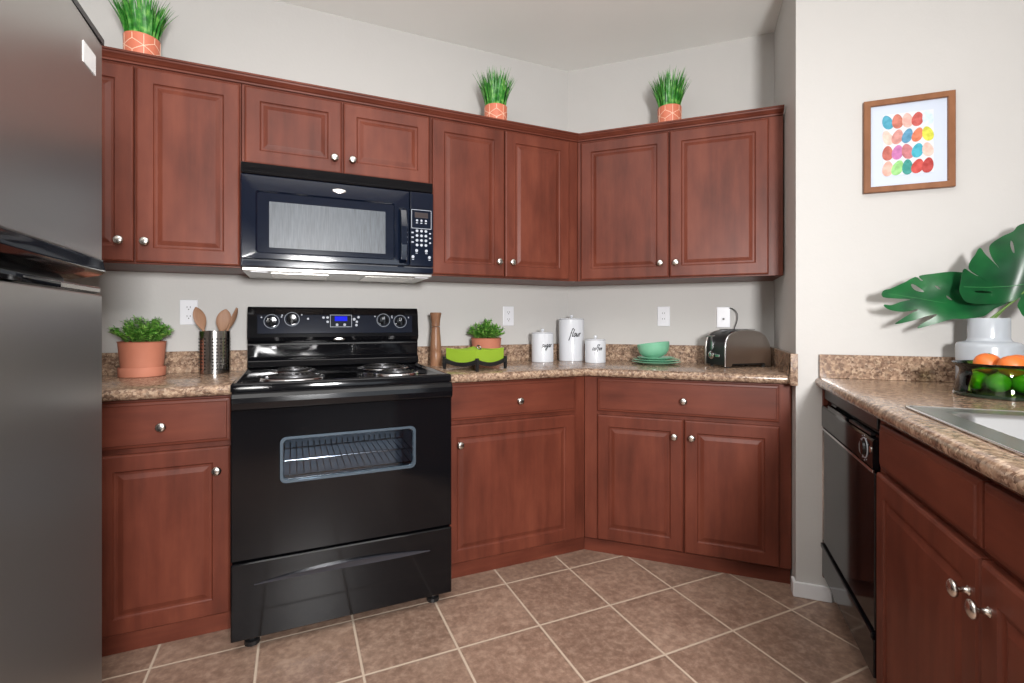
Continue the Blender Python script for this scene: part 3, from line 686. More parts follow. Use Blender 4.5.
def grass(frame, x, y, z, label, seed):
    random.seed(seed)
    t = thing('potted_plant', frame, (x, y, z), label, 'plant', 'spiky potted plants on top of the wall cabinets')
    R_, H_ = .060, .145
    part('pot', MB().lathe([(R_*.93, z), (R_*.97, z+.004), (R_, z+H_), (R_-.004, z+H_+.001), (R_-.006, z+H_-.012)], (x, y, 0), 'Z', 40), 'coral', t, smooth=40, label='coral pot with pale geometric lines')
    ln = MB(); s_ = 2*PI*R_/5/math.sqrt(3)   # iso cube lattice wrapped on the cylinder
    def onc(u, v): a = u/R_; rr = R_*(.97+.03*(v/H_))+.0004; return Vector((x+rr*math.cos(a), y+rr*math.sin(a), z+v))
    nr = lambda p: Vector((p.x-x, p.y-y, 0)).normalized()
    dx = s_*math.sqrt(3)
    for j in range(-1, 4):
        for i in range(5):
            cu = i*dx+(j % 2)*dx/2; cvv = .01+j*1.5*s_
            for k_ in range(6):
                a = PI/6+k_*PI/3
                e = (cu+s_*math.cos(a), cvv+s_*math.sin(a))
                segs = []
                if k_ % 2 == 0: segs.append(((cu, cvv), e))
                a2 = PI/6+(k_+1)*PI/3; e2 = (cu+s_*math.cos(a2), cvv+s_*math.sin(a2))
                if k_ < 3: segs.append((e, e2))
                for p, q_ in segs:
                    pts = [(p[0]+(q_[0]-p[0])*f/4, p[1]+(q_[1]-p[1])*f/4) for f in range(5)]
                    pts = [pp for pp in pts if .002 < pp[1] < H_-.001]
                    if len(pts) > 1: ln.ribbon([onc(*pp) for pp in pts], .0022, nr, .0004)
    part('pattern_lines', ln, 'coral_line', t)
    part('soil', MB().lathe([(R_-.007, z+H_-.012), (.002, z+H_-.008)], (x, y, 0), 'Z', 20), 'soil', t)
    gb = MB()
    for i in range(300):
        a = random.uniform(0, 2*PI); q = math.sqrt(random.random()); L_ = random.uniform(.14, .205)*(1.03-.12*q)
        b0 = Vector((x+q*(R_-.01)*math.cos(a), y+q*(R_-.01)*math.sin(a), z+H_-.01))
        aa = a+random.uniform(-.5, .5); o = Vector((math.cos(aa), math.sin(aa), 0)); ln_ = q*random.uniform(.22, .46)
        sd = Vector((-math.sin(aa+random.uniform(-1.2, 1.2)), math.cos(aa), 0)).normalized(); w = random.uniform(.0028, .0048); prev = []
        vs = []
        for k_ in range(6):
            f = k_/5; p = b0+Vector((0, 0, L_*f*(1-.10*f*ln_)))+o*(L_*ln_*(f*.35+f*f*.65))
            if frame == 'A' and p.y > -.01: p.y = -.01
            if frame == 'B' and p.y > -.01: p.y = -.01
            ww = w*(1-f**2.2)+.0003; vs += [p-sd*ww, p+sd*ww]
        gb.add(vs, [(2*k_, 2*k_+1, 2*k_+3, 2*k_+2) for k_ in range(5)])
    part('leaves', gb, 'grass', t)
grass('A', -2.062, -.205, 2.0855, 'spiky green plant in a coral patterned pot above the cabinet nearest the refrigerator', 1)
grass('A', -.555, -.205, 2.0855, 'spiky green plant in a coral patterned pot above the cabinet right of the microwave', 2)
grass('B', .598, -.205, 2.0855, 'spiky green plant in a coral patterned pot on top of the diagonal wall cabinet', 3)
random.seed(11)

# ---------------------------------------------------------------- utensil holder with spoons
ux, uy = -1.828, -.105; UR, UH = .0590, .183
t = thing('utensil_holder', 'A', (ux, uy, ZC), 'perforated stainless steel cylinder holding wooden spoons left of the stove', 'utensil holder')
part('cylinder', MB().lathe([(UR-.002, ZC), (UR, ZC+.002), (UR, ZC+UH), (UR-.0015, ZC+UH+.001), (UR-.003, ZC+UH), (UR-.003, ZC+.004), (.002, ZC+.004)], (ux, uy, 0), 'Z', 48), 'holder_steel', t, smooth=40)
ho = MB()
for i in range(24):
    if i % 6 in (5,): continue
    a = 2*PI*i/24; cc = Vector((math.cos(a), math.sin(a), 0)); sd = Vector((-math.sin(a), math.cos(a), 0))
    for j in range(10):
        c = Vector((ux, uy, ZC+.022+j*.0142))+cc*(UR+.0004)
        ho.loops([[c+cc*e+(sd*math.cos(b_)+Vector((0, 0, 1))*math.sin(b_))*.0034 for b_ in [q*PI/4 for q in range(8)]] for e in (-.0006, .0002)])
part('perforations', ho, 'dark_hole', t)
def spoon(x, y, dx, dy, top, w, label, kind='round', rot=0.0):
    t = thing('wooden_spoon', 'A', (x, y, ZC+.01), label, 'spoon')
    p0 = Vector((x, y, ZC+.006)); p1 = Vector((x+dx, y+dy, ZC+top)); ax = (p1-p0).normalized()
    sd = Vector((math.cos(rot), math.sin(rot), 0)); sd = (sd-ax*sd.dot(ax)).normalized(); nn = ax.cross(sd)
    Lh = (p1-p0).length-.104
    part('handle', MB().tube([p0, p0+ax*Lh*.5, p0+ax*(Lh+.01)], [.0055, .0048, .0055], 10), 'spoon', t, smooth=60)
    rings = []
    for i in range(13):
        f = i/12; prof_ = math.sin(PI*min(max(f, .02), .992)**1.15)**.62; ww = max(w*prof_, .003); c = p0+ax*(Lh+f*.104)-nn*(.004*math.sin(PI*f))
        rings.append([c+sd*ww*math.cos(a)+nn*(.0035*(1-.2*f))*math.sin(a)-nn*.004*(math.cos(a)**2-1)*(1 if math.sin(a) > 0 else 0) for a in [q*2*PI/14 for q in range(14)]])
    part('bowl', MB().loops(rings), 'spoon', t, smooth=60)
spoon(ux+.012, uy-.030, -.078, .006, .285, .024, 'wooden spoon leaning left in the steel holder in front of the outlet', rot=.5)
spoon(ux-.010, uy+.016, .052, -.01, .278, .029, 'broad wooden spoon leaning right in the steel holder', rot=.1)
spoon(ux-.020, uy-.006, .106, .0, .284, .016, 'slim wooden spatula turned edge-on at the right of the steel holder', rot=1.0)

# ---------------------------------------------------------------- pepper mill
px, py = -.855, -.130
single_t = thing('pepper_mill', 'A', (px, py, ZC), 'tall turned walnut pepper mill just right of the stove', 'pepper mill')
z = ZC
part('body', MB().lathe([(.029, z), (.0300, z+.002), (.0290, z+.066), (.0280, z+.069), (.0292, z+.072), (.0280, z+.10), (.0245, z+.15), (.0215, z+.185), (.0215, z+.196), (.0180, z+.198)], (px, py, 0), 'Z', 36), 'mill', single_t, smooth=30)
part('head', MB().lathe([(.0180, z+.199), (.0215, z+.201), (.0215, z+.215), (.0245, z+.240), (.0285, z+.260), (.0290, z+.266), (.0265, z+.270), (.003, z+.270)], (px, py, 0), 'Z', 36), 'mill', single_t, smooth=30)

# ---------------------------------------------------------------- lime green dish in a black stand (seen corner-on)
hx, hy = -.729, -.373; ha = math.atan2(.098, .178)
t = thing('serving_stand', 'A', (hx, hy, ZC), 'square black stand with corner legs right of the pepper mill', 'stand')
Rm = Matrix.Rotation(ha, 3, 'Z')
def hp_(u, v, z_): q = Rm @ Vector((u, v, 0)); return Vector((hx+q.x, hy+q.y, z_))
sz = .100
st = MB()
def sag(f, a, b): return a-(a-b)*4*f*(1-f)
for k_ in range(4):
    R2_ = Matrix.Rotation(k_*PI/2, 3, 'Z')
    def q(u, v, z_): w = R2_ @ Vector((u, v, 0)); return hp_(w.x, w.y, z_)
    rings = []
    for i in range(15):
        f = i/14; u = -sz+2*sz*f; zt_ = ZC+sag(f, .054, .036); zb_ = ZC+sag(f, .034, .018)
        rings.append([q(u, -sz, zt_), q(u, -sz-.007, zt_), q(u, -sz-.007, zb_), q(u, -sz, zb_)])
    st.loops(rings)
part('frame', st, 'black_satin', t)
for k_ in range(4):
    R2_ = Matrix.Rotation(k_*PI/2, 3, 'Z'); w = R2_ @ Vector((-sz-.002, -sz-.002, 0))
    lg = MB(); rings = []
    for z_, s_ in ((0, .0055), (.03, .007), (.060, .0065)):
        rings.append([hp_(w.x+a*s_, w.y+b*s_, ZC+z_) for a, b in ((-1, -1), (1, -1), (1, 1), (-1, 1))])
    lg.loops(rings); part('leg', lg, 'black_satin', t, bevel=.0015)
gd = MB(); nS = 16; outer, outerb, inner, innerb = [], [], [], []
for k_ in range(4):
    R2_ = Matrix.Rotation(k_*PI/2, 3, 'Z')
    for i in range(nS):
        f = i/nS; u = -sz+2*sz*f
        def q(u, v, z_): w = R2_ @ Vector((u, v, 0)); return hp_(w.x, w.y, z_)
        s1 = .965; outer.append(q(u*s1, -sz*s1, ZC+sag(f, .100, .092))); outerb.append(q(u*s1, -sz*s1, ZC+sag(f, .044, .030)))
        s2 = .93; inner.append(q(u*s2, -sz*s2, ZC+sag(f, .100, .092))); innerb.append(q(u*s2*.95, -sz*s2*.95, ZC+sag(f, .052, .038)))
gd.loops([outerb, outer, inner, innerb])
tt_ = thing('serving_dish', 'A', (hx, hy, ZC), 'square lime green dish sitting in the black stand', 'dish')
part('bowl', gd, 'lime', tt_)
# folded napkin with a ring
nk = MB(); g_ = 14
vs = []
for j in range(g_+1):
    for i in range(g_+1):
        u, v = -.085+.17*i/g_, -.085+.17*j/g_; rr_ = math.hypot(u, v)
        vs.append(hp_(u, v, ZC+.088+.016*math.exp(-(rr_/.035)**2)+.005*math.sin(5.5*math.atan2(v, u)+1)*min(1, rr_/.05)))
fs = [(j*(g_+1)+i, j*(g_+1)+i+1, (j+1)*(g_+1)+i+1, (j+1)*(g_+1)+i) for j in range(g_) for i in range(g_)]
nk.add(vs, fs)
no = single('cloth_napkin', nk, 'lime', 'A', (hx, hy, ZC+.085), 'lime green folded napkin rippling over the square dish', 'napkin', smooth=80)
sm = no.modifiers.new('solid', 'SOLIDIFY'); sm.thickness = .003
rg = MB().tube([hp_(-.035+.011*math.cos(a), -.055+.003*math.sin(a)*2, ZC+.104+.009*math.sin(a)) for a in [i*2*PI/20 for i in range(20)]], .0035, 8, closed=True)
single('napkin_ring', rg, 'holder_steel', 'A', (hx, hy-.05, ZC+.1), 'small silver napkin ring on the lime green napkin', 'napkin ring', smooth=60)

# ---------------------------------------------------------------- canisters with handwritten names
GL = {  # tiny single-stroke alphabet, x-height 1
 's': ([[(.05,.1),(.3,.0),(.5,.2),(.3,.5),(.2,.8),(.4,1.0),(.55,.85)]], .6),
 'u': ([[(.0,.9),(.05,.3),(.2,.02),(.4,.15),(.5,.9)],[(.5,.9),(.52,.2),(.68,.02)]], .72),
 'g': ([[(.5,.85),(.25,1.0),(.05,.6),(.15,.1),(.4,.2),(.5,.9)],[(.5,.9),(.45,-.6),(.2,-1.0),(.0,-.7),(.3,-.2),(.7,.15)]], .75),
 'a': ([[(.5,.85),(.25,1.0),(.05,.6),(.15,.05),(.4,.2),(.5,.9)],[(.5,.9),(.52,.15),(.7,.05)]], .72),
 'r': ([[(.05,.95),(.1,.0)],[(.1,.5),(.25,.95),(.5,.85)]], .55),
 'f': ([[(.55,2.0),(.42,2.3),(.25,2.0),(.18,.6),(.1,-.8),(.0,-1.1)],[(.0,.9),(.5,1.05)]], .55),
 'l': ([[(.25,2.1),(.1,.4),(.2,.0),(.4,.15)]], .42),
 'o': ([[(.3,1.0),(.08,.7),(.1,.15),(.35,.0),(.52,.4),(.45,.9),(.3,1.0)]], .66),
 'c': ([[(.5,.85),(.3,1.0),(.08,.6),(.15,.08),(.4,.05),(.55,.25)]], .6),
 'e': ([[(.1,.45),(.45,.6),(.4,.98),(.2,.95),(.08,.5),(.2,.05),(.55,.2)]], .62)}
def smoothpts(p, n=5):
    out = []
    for i in range(len(p)-1):
        p0, p1, p2, p3 = p[max(i-1, 0)], p[i], p[i+1], p[min(i+2, len(p)-1)]
        for k_ in range(n):
            t_ = k_/n
            out.append(tuple(.5*((2*p1[j])+(-p0[j]+p2[j])*t_+(2*p0[j]-5*p1[j]+4*p2[j]-p3[j])*t_*t_+(-p0[j]+3*p1[j]-3*p2[j]+p3[j])*t_**3) for j in (0, 1)))
    out.append(p[-1]); return out
CAMXY = (-1.512, -2.556)
def canister(x, y, r, h, word, xh, offs, zt, label):
    t = thing('canister', 'A', (x, y, ZC), label, 'canister', None)
    z = ZC
    part('body', MB().lathe([(r-.003, z), (r, z+.003), (r, z+h-.006), (r-.001, z+h-.004), (r-.004, z+h-.004)], (x, y, 0), 'Z', 56), 'ceramic', t, smooth=40)
    ld = part('lid', MB().lathe([(r-.003, z+h-.0038), (r-.0005, z+h-.002), (r-.001, z+h+.001), (r*.9, z+h+.0035), (r*.3, z+h+.005), (.006, z+h+.006)], (x, y, 0), 'Z', 56), 'ceramic', t, smooth=40)
    part('knob', MB().lathe([(.005, z+h+.005), (.0045, z+h+.009), (.009, z+h+.012), (.0105, z+h+.017), (.0085, z+h+.0215), (.002, z+h+.023)], (x, y, 0), 'Z', 24), 'ceramic', ld, smooth=50)
    a0 = math.atan2(CAMXY[1]-y, CAMXY[0]-x)
    tw = sum(GL[c][1] for c in word)*xh*1.12; u0_ = offs-tw/2; wm = MB(); cu = u0_
    nr = lambda p: Vector((p.x-x, p.y-y, 0)).normalized()
    for c in word:
        for strk in GL[c][0]:
            pts = smoothpts(strk)
            path = []
            for gx, gy in pts:
                u = cu+(gx*1.0+gy*.28)*xh; a = a0+u/r
                path.append(Vector((x+(r+.0002)*math.cos(a), y+(r+.0002)*math.sin(a), z+zt+gy*xh)))
            wm.ribbon(path, xh*.24, nr, .0003)
        cu += GL[c][1]*xh*1.12
    part('lettering', wm, 'ink', t, label='handwritten black word '+word)
canister(-.247, -.142, .0610, .162, 'sugar', .0165, .026, .084, 'middle-sized white canister lettered sugar, left of the tallest one')
canister(-.052, -.129, .0730, .240, 'flour', .0200, .022, .140, 'tallest white canister lettered flour in the counter corner')
canister(-.006, -.305, .0565, .126, 'coffee', .0135, .010, .070, 'smallest white canister lettered coffee, right of the tallest one')

# ---------------------------------------------------------------- plates and bowl (wall B frame)
def plate(x, y, z, r, label):
    prof = [(r*.55, z), (r*.58, z+.002), (r*.72, z+.005), (r*.98, z+.014), (r, z+.016), (r*.985, z+.0175), (r*.74, z+.009), (r*.6, z+.0062), (.002, z+.006)]
    return single('dinner_plate', MB().lathe(prof, (x, y, 0), 'Z', 56), 'mint', 'B', (x, y, z), label, 'plate', 'mint plates stacked beside the toaster', smooth=40)
plx, ply = .530, -.205
plate(plx, ply, ZC, .127, 'mint green plate at the bottom of the stack, widest of the three')
plate(plx+.002, ply, ZC+.0105, .121, 'mint green plate in the middle of the stack of three')
plate(plx-.001, ply, ZC+.0215, .096, 'mint green small plate on top of the stack right under the bowl')
t = None
bz = ZC+.0325; br = .077
bprof = [(.030, 0), (.034, .001), (.036, .004), (.055, .012), (.070, .030), (.0755, .050), (.077, .070), (.0755, .0715), (.0735, .069), (.071, .050), (.065, .031), (.05, .016), (.002, .009)]
mb = MB().lathe(bprof, (0, 0, 0), 'Z', 48); tilt = Matrix.Rotation(math.radians(-7), 3, 'Y')
mb.v = [tilt @ (v*1.09) + Vector((plx-.006, ply, bz+.001)) for v in mb.v]
single('cereal_bowl', mb, 'mint', 'B', (plx-.006, ply, bz), 'mint green bowl tilted slightly on top of the plate stack', 'bowl', smooth=40)

# ---------------------------------------------------------------- toaster
# local u along its long side, v across (v=0 front steel face)
FL = Vector((.861, -.330, 0)); FRr = Vector((1.066, -.176, 0)); uax = (FRr-FL).normalized(); vax = Vector((-uax.y, uax.x, 0))
TL_, TW, TH = .268, .155, .185
t = thing('toaster', 'B', (.92, -.2, ZC), 'two-slot brushed steel toaster with black ends on the diagonal countertop', 'toaster')
def tp(u, v, z_): q = FL+uax*u+vax*v; return Vector((q.x, q.y, ZC+z_))
def tprofile(z0, inset=0):   # side silhouette along u
    sil = [(0,.095), (.003,.122), (.012,.146), (.030,.164), (.055,.175), (.090,.182), (.130,.184), (.170,.181), (.205,.172), (.232,.156), (.251,.132), (.262,.105), (.268,.075)]
    pts = [(inset, z0)]+[(u+(inset if u < .134 else -inset)*abs(u-.134)/.134, z_-inset*min(1, (z_-.07)/.1)) for u, z_ in sil]+[(TL_-inset, z0)]
    return pts
def extr(pts, v0, v1): return MB().loops([[tp(u, v0, z_) for u, z_ in pts], [tp(u, v1, z_) for u, z_ in pts]])
part('body', extr(tprofile(.012, .002), .010, TW-.010), 'toaster_black', t, smooth=30)
def faceplate(v0, v1):
    p = tprofile(.006); mid = [(TL_-.03, .006), (TL_-.035, .020), (.040, .020), (.034, .006)]
    return extr(p+mid, v0, v1)
part('side_panel', faceplate(0, .010), 'toaster_steel', t, bevel=.002, smooth=30, label='brushed steel front panel')
part('side_panel', faceplate(TW-.010, TW), 'toaster_steel', t, bevel=.002, smooth=30)
e = MB()
for v0 in (-.001,):
    pr_ = [(u, z_) for u, z_ in tprofile(.006)][:6]; e.tube([tp(u+.001, .004, z_) for u, z_ in pr_], .0048, 8)
part('chrome_edge', e, 'chrome', t, smooth=60)
sl = MB()
for v0 in (.045, .090): 
    for w_ in (0,): sl.loops([[tp(u, v, TH-.001+dz) for u, v in ((.055, v0), (TL_-.055, v0), (TL_-.055, v0+.022), (.055, v0+.022))] for dz in (0, .0025)])
part('bread_slots', sl, 'dark_hole', t)
lv = MB()
def tbox(mb, u0, u1, v0, v1, z0, z1): mb.loops([[tp(u0, v0, z_), tp(u1, v0, z_), tp(u1, v1, z_), tp(u0, v1, z_)] for z_ in (z0, z1)])
tbox(lv, -.0015, .004, .096, .106, .085, .150); part('lever_slot', lv, 'chrome', t)
lv = MB(); tbox(lv, -.014, .002, .074, .126, .148, .156); part('lever', lv, 'chrome', t, bevel=.003)
kc = tp(0, .100, .058)
def axl(mb, prof, c, ax_, n=24):
    s1 = ax_.orthogonal().normalized(); s2 = ax_.cross(s1)
    mb.loops([[c+ax_*h+s1*r*math.cos(2*PI*i/n)+s2*r*math.sin(2*PI*i/n) for i in range(n)] for r, h in prof]); return mb
part('dial_knob', axl(MB(), [(.020, 0), (.020, .003), (.015, .005), (.014, .011), (.012, .012), (.002, .012)], kc, -uax), 'chrome', t, smooth=40)
bt_ = MB(); tbox(bt_, -.006, .001, .038, .070, .050, .064); part('button', bt_, 'chrome', t, bevel=.002)
for u, v in ((.03, .02), (TL_-.03, .02), (.03, TW-.02), (TL_-.03, TW-.02)):
    c = tp(u, v, 0); part('foot', MB().lathe([(.008, ZC), (.009, ZC+.013)], (c.x, c.y, 0), 'Z', 10), 'black_satin', t)
# cord from the outlet plate down behind the toaster
z0 = ZC
pts = smoothpts3 = []
ctrl = [Vector((.895, -.012, 1.190)), Vector((.915, -.020, 1.183)), Vector((.932, -.024, 1.160)), Vector((.932, -.024, 1.12)), Vector((.918, -.024, 1.075)), Vector((.915, -.024, 1.00)), Vector((.925, -.026, .93)), Vector((.96, -.035, .90)), Vector((.985, -.06, .897))]
cp_ = []
for i in range(len(ctrl)-1):
    p0, p1, p2, p3 = ctrl[max(i-1, 0)], ctrl[i], ctrl[i+1], ctrl[min(i+2, len(ctrl)-1)]
    for k_ in range(6):
        s_ = k_/6; cp_.append(.5*((2*p1)+(-p0+p2)*s_+(2*p0-5*p1+4*p2-p3)*s_*s_+(-p0+3*p1-3*p2+p3)*s_**3))
cp_.append(ctrl[-1])
part('cord', MB().tube(cp_, .0022, 8), 'black_satin', t, smooth=60)

# ---------------------------------------------------------------- framed art on the right wall (frame B)
ax0, ax1, az0, az1 = 1.338, 1.620, 1.613, 1.967; fy = -DW
t = thing('framed_picture', 'B', ((ax0+ax1)/2, fy, az0), 'square wood-framed print of coloured watercolour pebbles on the right wall', 'picture')
fw_ = .022; fm = MB()
rc = lambda i, y: [(ax0+i, y, az0+i), (ax1-i, y, az0+i), (ax1-i, y, az1-i), (ax0+i, y, az1-i)]
fm.loops([rc(0, fy-.001), rc(0, fy-.020), rc(.002, fy-.022), rc(fw_-.002, fy-.022), rc(fw_, fy-.020), rc(fw_, fy-.010)], cap0=False, cap1=False); part('frame', fm, 'frame_wood', t)
part('mat_board', MB().loops([rc(fw_-.004, fy-.002), rc(fw_-.004, fy-.010)]), 'paper', t)
w_ = ax1-ax0; h_ = az1-az0
part('paper', MB().box(ax0+.065, ax1-.062, fy-.0108, fy-.0100, az0+.062, az1-.058), 'paper2', t)
cols = [['3e94ac','b86a58','dcaaa0','b8504a','c6dcee'], ['e2bcae','c48880','4a86a6','cc6e4c','c8c83e'], ['b05c50','b66aa0','b26a6e','2e9cb0','dfb2a6'], ['d8a496','8cc478','2e8c84','b83c34','a8302c']]
cm = {}; sm_ = []
pm = MB()
for j in range(4):
    for i in range(5):
        hx_ = cols[j][i]; c = sr(int(hx_[:2], 16), int(hx_[2:4], 16), int(hx_[4:], 16))
        m_ = mat('watercolour', c, .7); L(m_, ramp(m_, noise(m_, 60, 2), [(.35, tuple(min(1, k*1.1+.03) for k in c)), (.65, tuple(k*.85 for k in c))]), BS(m_).inputs['Base Color']); sm_.append(m_)
        cx_ = ax0+.078+i*.0310; cz_ = az1-.088-j*.059; pts = []
        rx, rz = random.uniform(.0162, .0185), random.uniform(.0265, .0295); ph = random.uniform(-.3, .3)
        for k_ in range(20):
            a = 2*PI*k_/20; u = rx*math.cos(a)*(1-.16*math.sin(a)); v = rz*math.sin(a)*(1.0)
            pts.append((cx_+u*math.cos(ph)-v*math.sin(ph), cz_+u*math.sin(ph)*.7+v*math.cos(ph)))
        yy = fy-.0109-.00005*(i+j*5)
        pm.loops([[(a, yy, b) for a, b in pts], [(a, yy-.00012, b) for a, b in pts]], j*5+i)
part('watercolour_shapes', pm, sm_, t, label='rows of overlapping coloured egg-shaped blobs')

# ---------------------------------------------------------------- vase with monstera leaves (frame R: x=d, y=t)
vx, vy = .735, 1.668
t = thing('vase', 'R', (vx, vy, ZC), 'pale grey stepped ceramic vase behind the fruit bowl', 'vase')
z = ZC
part('body', MB().lathe([(.080, z), (.0845, z+.004), (.086, z+.135), (.0845, z+.146), (.079, z+.152), (.060, z+.157), (.0555, z+.163), (.0545, z+.170), (.0545, z+.232), (.053, z+.235), (.0505, z+.234), (.0505, z+.17), (.01, z+.02)], (vx, vy, 0), 'Z', 56), 'grey_ceramic', t, smooth=35)
# leaves traced as outlines, laid on curved surfaces
UPX = 486.7
cyaw = .42; cf = Vector((math.sin(cyaw), math.cos(cyaw), 0)); crt = Vector((math.cos(cyaw), -math.sin(cyaw), 0))
def smooth_outline(o, n=4):
    out = []; m_ = len(o)
    for i in range(m_):
        p0, p1, p2, p3 = o[i-1], o[i], o[(i+1) % m_], o[(i+2) % m_]
        for k_ in range(n):
            s_ = k_/n; out.append(tuple(.5*((2*p1[j])+(-p0[j]+p2[j])*s_*.6+(2*p1[j]*0)) if False else
              (1-s_)*p1[j]+s_*p2[j]+ (s_*(1-s_))*((p2[j]-p0[j])*(1-s_)-(p3[j]-p1[j])*s_)*.5 - (s_*(1-s_))*((p2[j]-p1[j])*(1-s_)-(p2[j]-p1[j])*s_)*.5 for j in (0, 1)))
    return out
def inside(p, poly):
    c = False; n = len(poly); x_, y_ = p
    for i in range(n):
        a, b = poly[i], poly[i-1]
        if (a[1] > y_) != (b[1] > y_) and x_ < (b[0]-a[0])*(y_-a[1])/(b[1]-a[1])+a[0]: c = not c
    return c
def leaf_mesh(outline, holes, surf, step=24.0):
    out = smooth_outline(outline); hs = [smooth_outline(h, 3) for h in holes]
    vs = []; es = []
    for lp_ in [out]+hs:
        o = len(vs); vs += lp_; es += [(o+i, o+(i+1) % len(lp_)) for i in range(len(lp_))]
    xs = [p[0] for p in out]; ys = [p[1] for p in out]; x_ = min(xs)
    while x_ < max(xs):
        y_ = min(ys)
        while y_ < max(ys):
            if inside((x_, y_), out): vs.append((x_, y_))
            y_ += step
        x_ += step
    r = delaunay_2d_cdt([Vector(v) for v in vs], es, [], 0, 1e-4)
    V, F_ = r[0], r[2]; mb = MB(); keep = []
    for f in F_:
        c = sum((V[i] for i in f), Vector((0, 0)))/len(f)
        if inside(c, out) and not any(inside(c, h) for h in hs): keep.append(tuple(f))
    mb.add([surf(p[0], p[1]) for p in V], keep); return mb
R_inv = Matrix.Rotation(-ANG['R'], 4, 'Z')
def toR(p): return R_inv @ p
neck = Matrix.Rotation(ANG['R'], 4, 'Z') @ Vector((vx, vy, ZC+.235))     # world point of the vase mouth
# leaf coordinates are metres in a plane through the vase mouth: a to the right as seen from the stove side, b up
lead = Vector((.86, -.50, 0)).normalized(); fwd = Vector((-lead.y, lead.x, 0)).normalized()   # fwd: away from the room's middle
def mkleaf(name, outline, holes, rib, surf, label, stalk):
    o = thing(name, 'R', (vx, vy, ZC+.2), label, 'leaf')
    f = lambda a, b: toR(surf(a, b))
    bl = part('blade', leaf_mesh(outline, holes, f), 'monstera', o)
    bm = bmesh.new(); bm.from_mesh(bl.data); bmesh.ops.solidify(bm, geom=bm.faces[:], thickness=.0012); bm.to_mesh(bl.data); bm.free()
    finish(bl, smooth=50)
    part('midrib', MB().tube([f(a, b)+Vector((0, 0, .0006)) for a, b in rib], .0013, 6), 'rib', o, smooth=60)
    part('stalk', MB().tube([toR(p) for p in stalk], .0035, 8), 'stem', o, smooth=60)
    return o
def zp(X_, Y_): return (X_/5.257/304*1.0, -(Y_)/5.257/304)     # helper scale: outline drawn at 1600 units per metre
O1 = [(15,425),(60,412),(120,385),(185,352),(215,372),(225,370),(205,347),(280,335),(370,325),(440,330),(520,350),(600,380),(690,420),(735,450),(690,480),(600,520),(540,560),(450,572),(380,574),(300,596),(200,622),(215,600),(268,572),(300,548),(240,560),(170,582),(80,600),(110,575),(160,545),(205,520),(130,535),(60,528),(25,510),(22,497),(60,500),(110,482),(160,470),(90,466),(15,458)]
H1 = [[(163,390),(185,395),(228,425),(225,432),(190,425),(168,408)], [(288,398),(300,400),(318,415),(310,417),(295,408)], [(348,450),(360,455),(378,472),(370,474),(352,462)], [(80,430),(110,420),(168,448),(150,450),(100,444)], [(378,588),(395,578),(405,579),(390,592)]]
H1 = H1[:3]
rib1 = [(40,440),(200,465),(340,490),(480,500),(600,490),(720,455)]
def s1(a, b):     # drooping leaf that comes forward from the vase
    X_, Y_ = a, b     # drawn units
    u = (X_-600)/1600; v = -(Y_-480)/1600
    d_ = 1.60 + .10*(X_-600)/600*0 
    ribY = 440+.085*X_ if X_ < 600 else 490-.2*(X_-600)
    off = (Y_-ribY)/1600
    depth = 1.68+.08*((600-X_)/600)+.9*off*off*2-.35*max(0, off)*.8+.010*math.sin(X_/80.0)*min(1, abs(off)/.05)
    px = 880+X_/5.257; py_ = 210+Y_/5.257
    return CAMP+ (cf+crt*((px-512)/UPX)-Vector((0, 0, 1))*((py_-322)/UPX))*depth
CAMP = Vector((-1.512, -2.556, 1.115))
O2 = [(757,560),(735,530),(722,500),(738,460),(700,478),(620,492),(560,496),(490,492),(450,480),(430,455),(418,420),(425,380),(432,335),(445,308),(480,330),(560,372),(480,322),(466,296),(478,265),(500,235),(525,198),(552,230),(590,268),(632,308),(595,262),(577,220),(576,190),(600,165),(650,135),(700,112),(722,85),(757,70),(800,62),(860,75),(920,120),(960,180),(985,260),(980,340),(950,420),(900,480),(850,520),(800,548)]
H2 = [[(688,160),(700,175),(708,222),(698,222),(686,190)], [(498,426),(540,424),(588,432),(560,437),(510,434)]]
rib2 = [(440,405),(560,408),(680,402),(800,385),(880,360)]
def s2(a, b):
    X_, Y_ = a, b; ribY = 405-.05*(X_-500)*.5; off = (Y_-ribY)/1600
    depth = 1.60+.00*X_  + .9*off*off + .007*math.sin(X_/75.0+Y_/90.0)+.05-.00000065*(X_-500)**2
    px = 880+X_/5.257; py_ = 210+Y_/5.257
    return CAMP+(cf+crt*((px-512)/UPX)-Vector((0, 0, 1))*((py_-322)/UPX))*depth
st1 = [neck+Vector((0, 0, -.12)), neck+Vector((.005, 0, -.02)), s1(690, 480)+Vector((0, 0, .0)), s1(640, 482)]
st2 = [neck+Vector((.01, .01, -.12)), neck+Vector((.015, 0, 0)), s2(730, 470)+cf*.01, s2(800, 400)+cf*.004]
mkleaf('monstera_leaf', O1, H1, rib1, s1, 'long monstera leaf drooping left from the vase towards the picture wall', st1)
mkleaf('monstera_leaf', O2, H2, rib2, s2, 'broad upright monstera leaf above the vase at the photo right edge', st2)

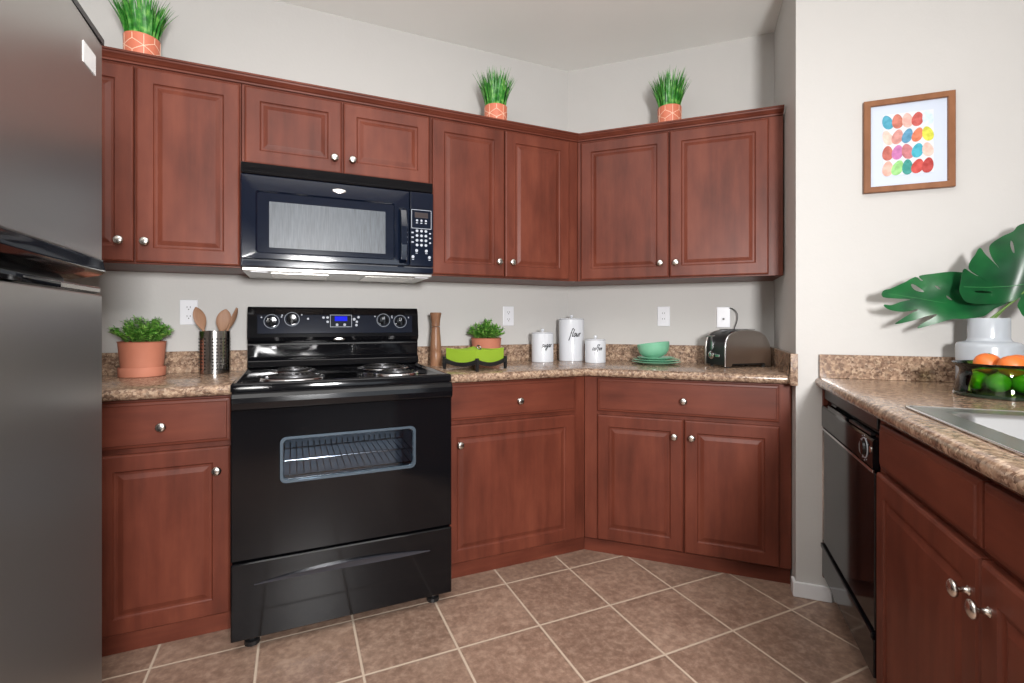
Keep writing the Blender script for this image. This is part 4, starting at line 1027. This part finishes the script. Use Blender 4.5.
# ---------------------------------------------------------------- fruit bowl
bx_, by_ = 1.0, 1.585
t = thing('glass_bowl', 'R', (bx_, by_, ZC), 'green smoked glass bowl with flared rim full of fruit by the sink', 'bowl')
bp_ = [(.100, .0), (.110, .003), (.1105, .012), (.106, .035), (.099, .060), (.095, .074), (.097, .082), (.112, .096), (.1135, .098), (.1125, .0995), (.094, .086), (.0915, .078), (.0925, .070), (.101, .040), (.105, .018), (.098, .012), (.002, .012)]
part('bowl', MB().lathe([(r, ZC+h+.0005) for r, h in bp_], (bx_, by_, 0), 'Z', 64), 'bowl_glass', t, smooth=40)
M['rim_glass'] = mat('dark_green_glass_base', (.008,.02,.012), .05, coat=.5)
part('base', MB().lathe([(.103, ZC), (.1115, ZC+.003), (.1125, ZC+.010), (.1095, ZC+.0115), (.1095, ZC+.0125), (.002, ZC+.0125)], (bx_, by_, 0), 'Z', 64), 'rim_glass', t, smooth=40, label='thick dark glass base')
def fruit(kind, x, y, z, r, label, grp):
    mb = MB(); prof = []
    for i in range(17):
        a = -PI/2+PI*i/16; rr_ = max(r*math.cos(a), .0008); h_ = r*math.sin(a)*(.96 if kind == 'orange' else 1.12)
        if kind == 'orange' and i > 14: h_ -= .0015
        prof.append((rr_, h_))
    ml = MB().lathe(prof, (0, 0, 0), 'Z', 28); rm = Matrix.Rotation(random.uniform(-.4, .4) if kind == 'orange' else PI/2+random.uniform(-.2, .2), 3, 'X') @ Matrix.Rotation(random.uniform(0, 1), 3, 'Y')
    rz_ = Matrix.Rotation(random.uniform(0, PI), 3, 'Z')
    ml.v = [rz_ @ (rm @ v)+Vector((x, y, z)) for v in ml.v]
    o = thing(kind, 'R', (x, y, z), label, kind, grp)
    part('peel', ml, 'orange' if kind == 'orange' else 'limefruit', o, smooth=80)
    top_ = rz_ @ (rm @ Vector((0, 0, prof[-1][1])))+Vector((x, y, z)); nn = (top_-Vector((x, y, z))).normalized()
    sc_ = MB(); axl(sc_, [(.0032, -.001), (.003, .0012), (.001, .0016)], top_, nn, 8); part('stem_scar', sc_, 'stem', o)
lz = ZC+.0135+.031
lim = [('lime at the near left inside the glass bowl', -.010, -.066), ('lime at the near middle inside the glass bowl', .052, -.034), ('lime at the far left inside the glass bowl', -.066, -.008), ('lime at the right inside the glass bowl', .054, .030), ('lime at the back inside the glass bowl', -.030, .055)]
for lab, dx_, dy_ in lim: fruit('lime', bx_+dx_*.88, by_+dy_*.88, lz, .0275, lab, 'limes inside the glass bowl')
fruit('orange', bx_-.030, by_-.022, ZC+.0955, .033, 'orange on top of the limes at the left of the bowl', 'oranges on top of the limes')
fruit('orange', bx_+.036, by_+.006, ZC+.0935, .033, 'orange on top of the limes at the middle of the bowl', 'oranges on top of the limes')
fruit('orange', bx_-.022, by_+.046, ZC+.0925, .033, 'orange on top of the limes at the back of the bowl', 'oranges on top of the limes')
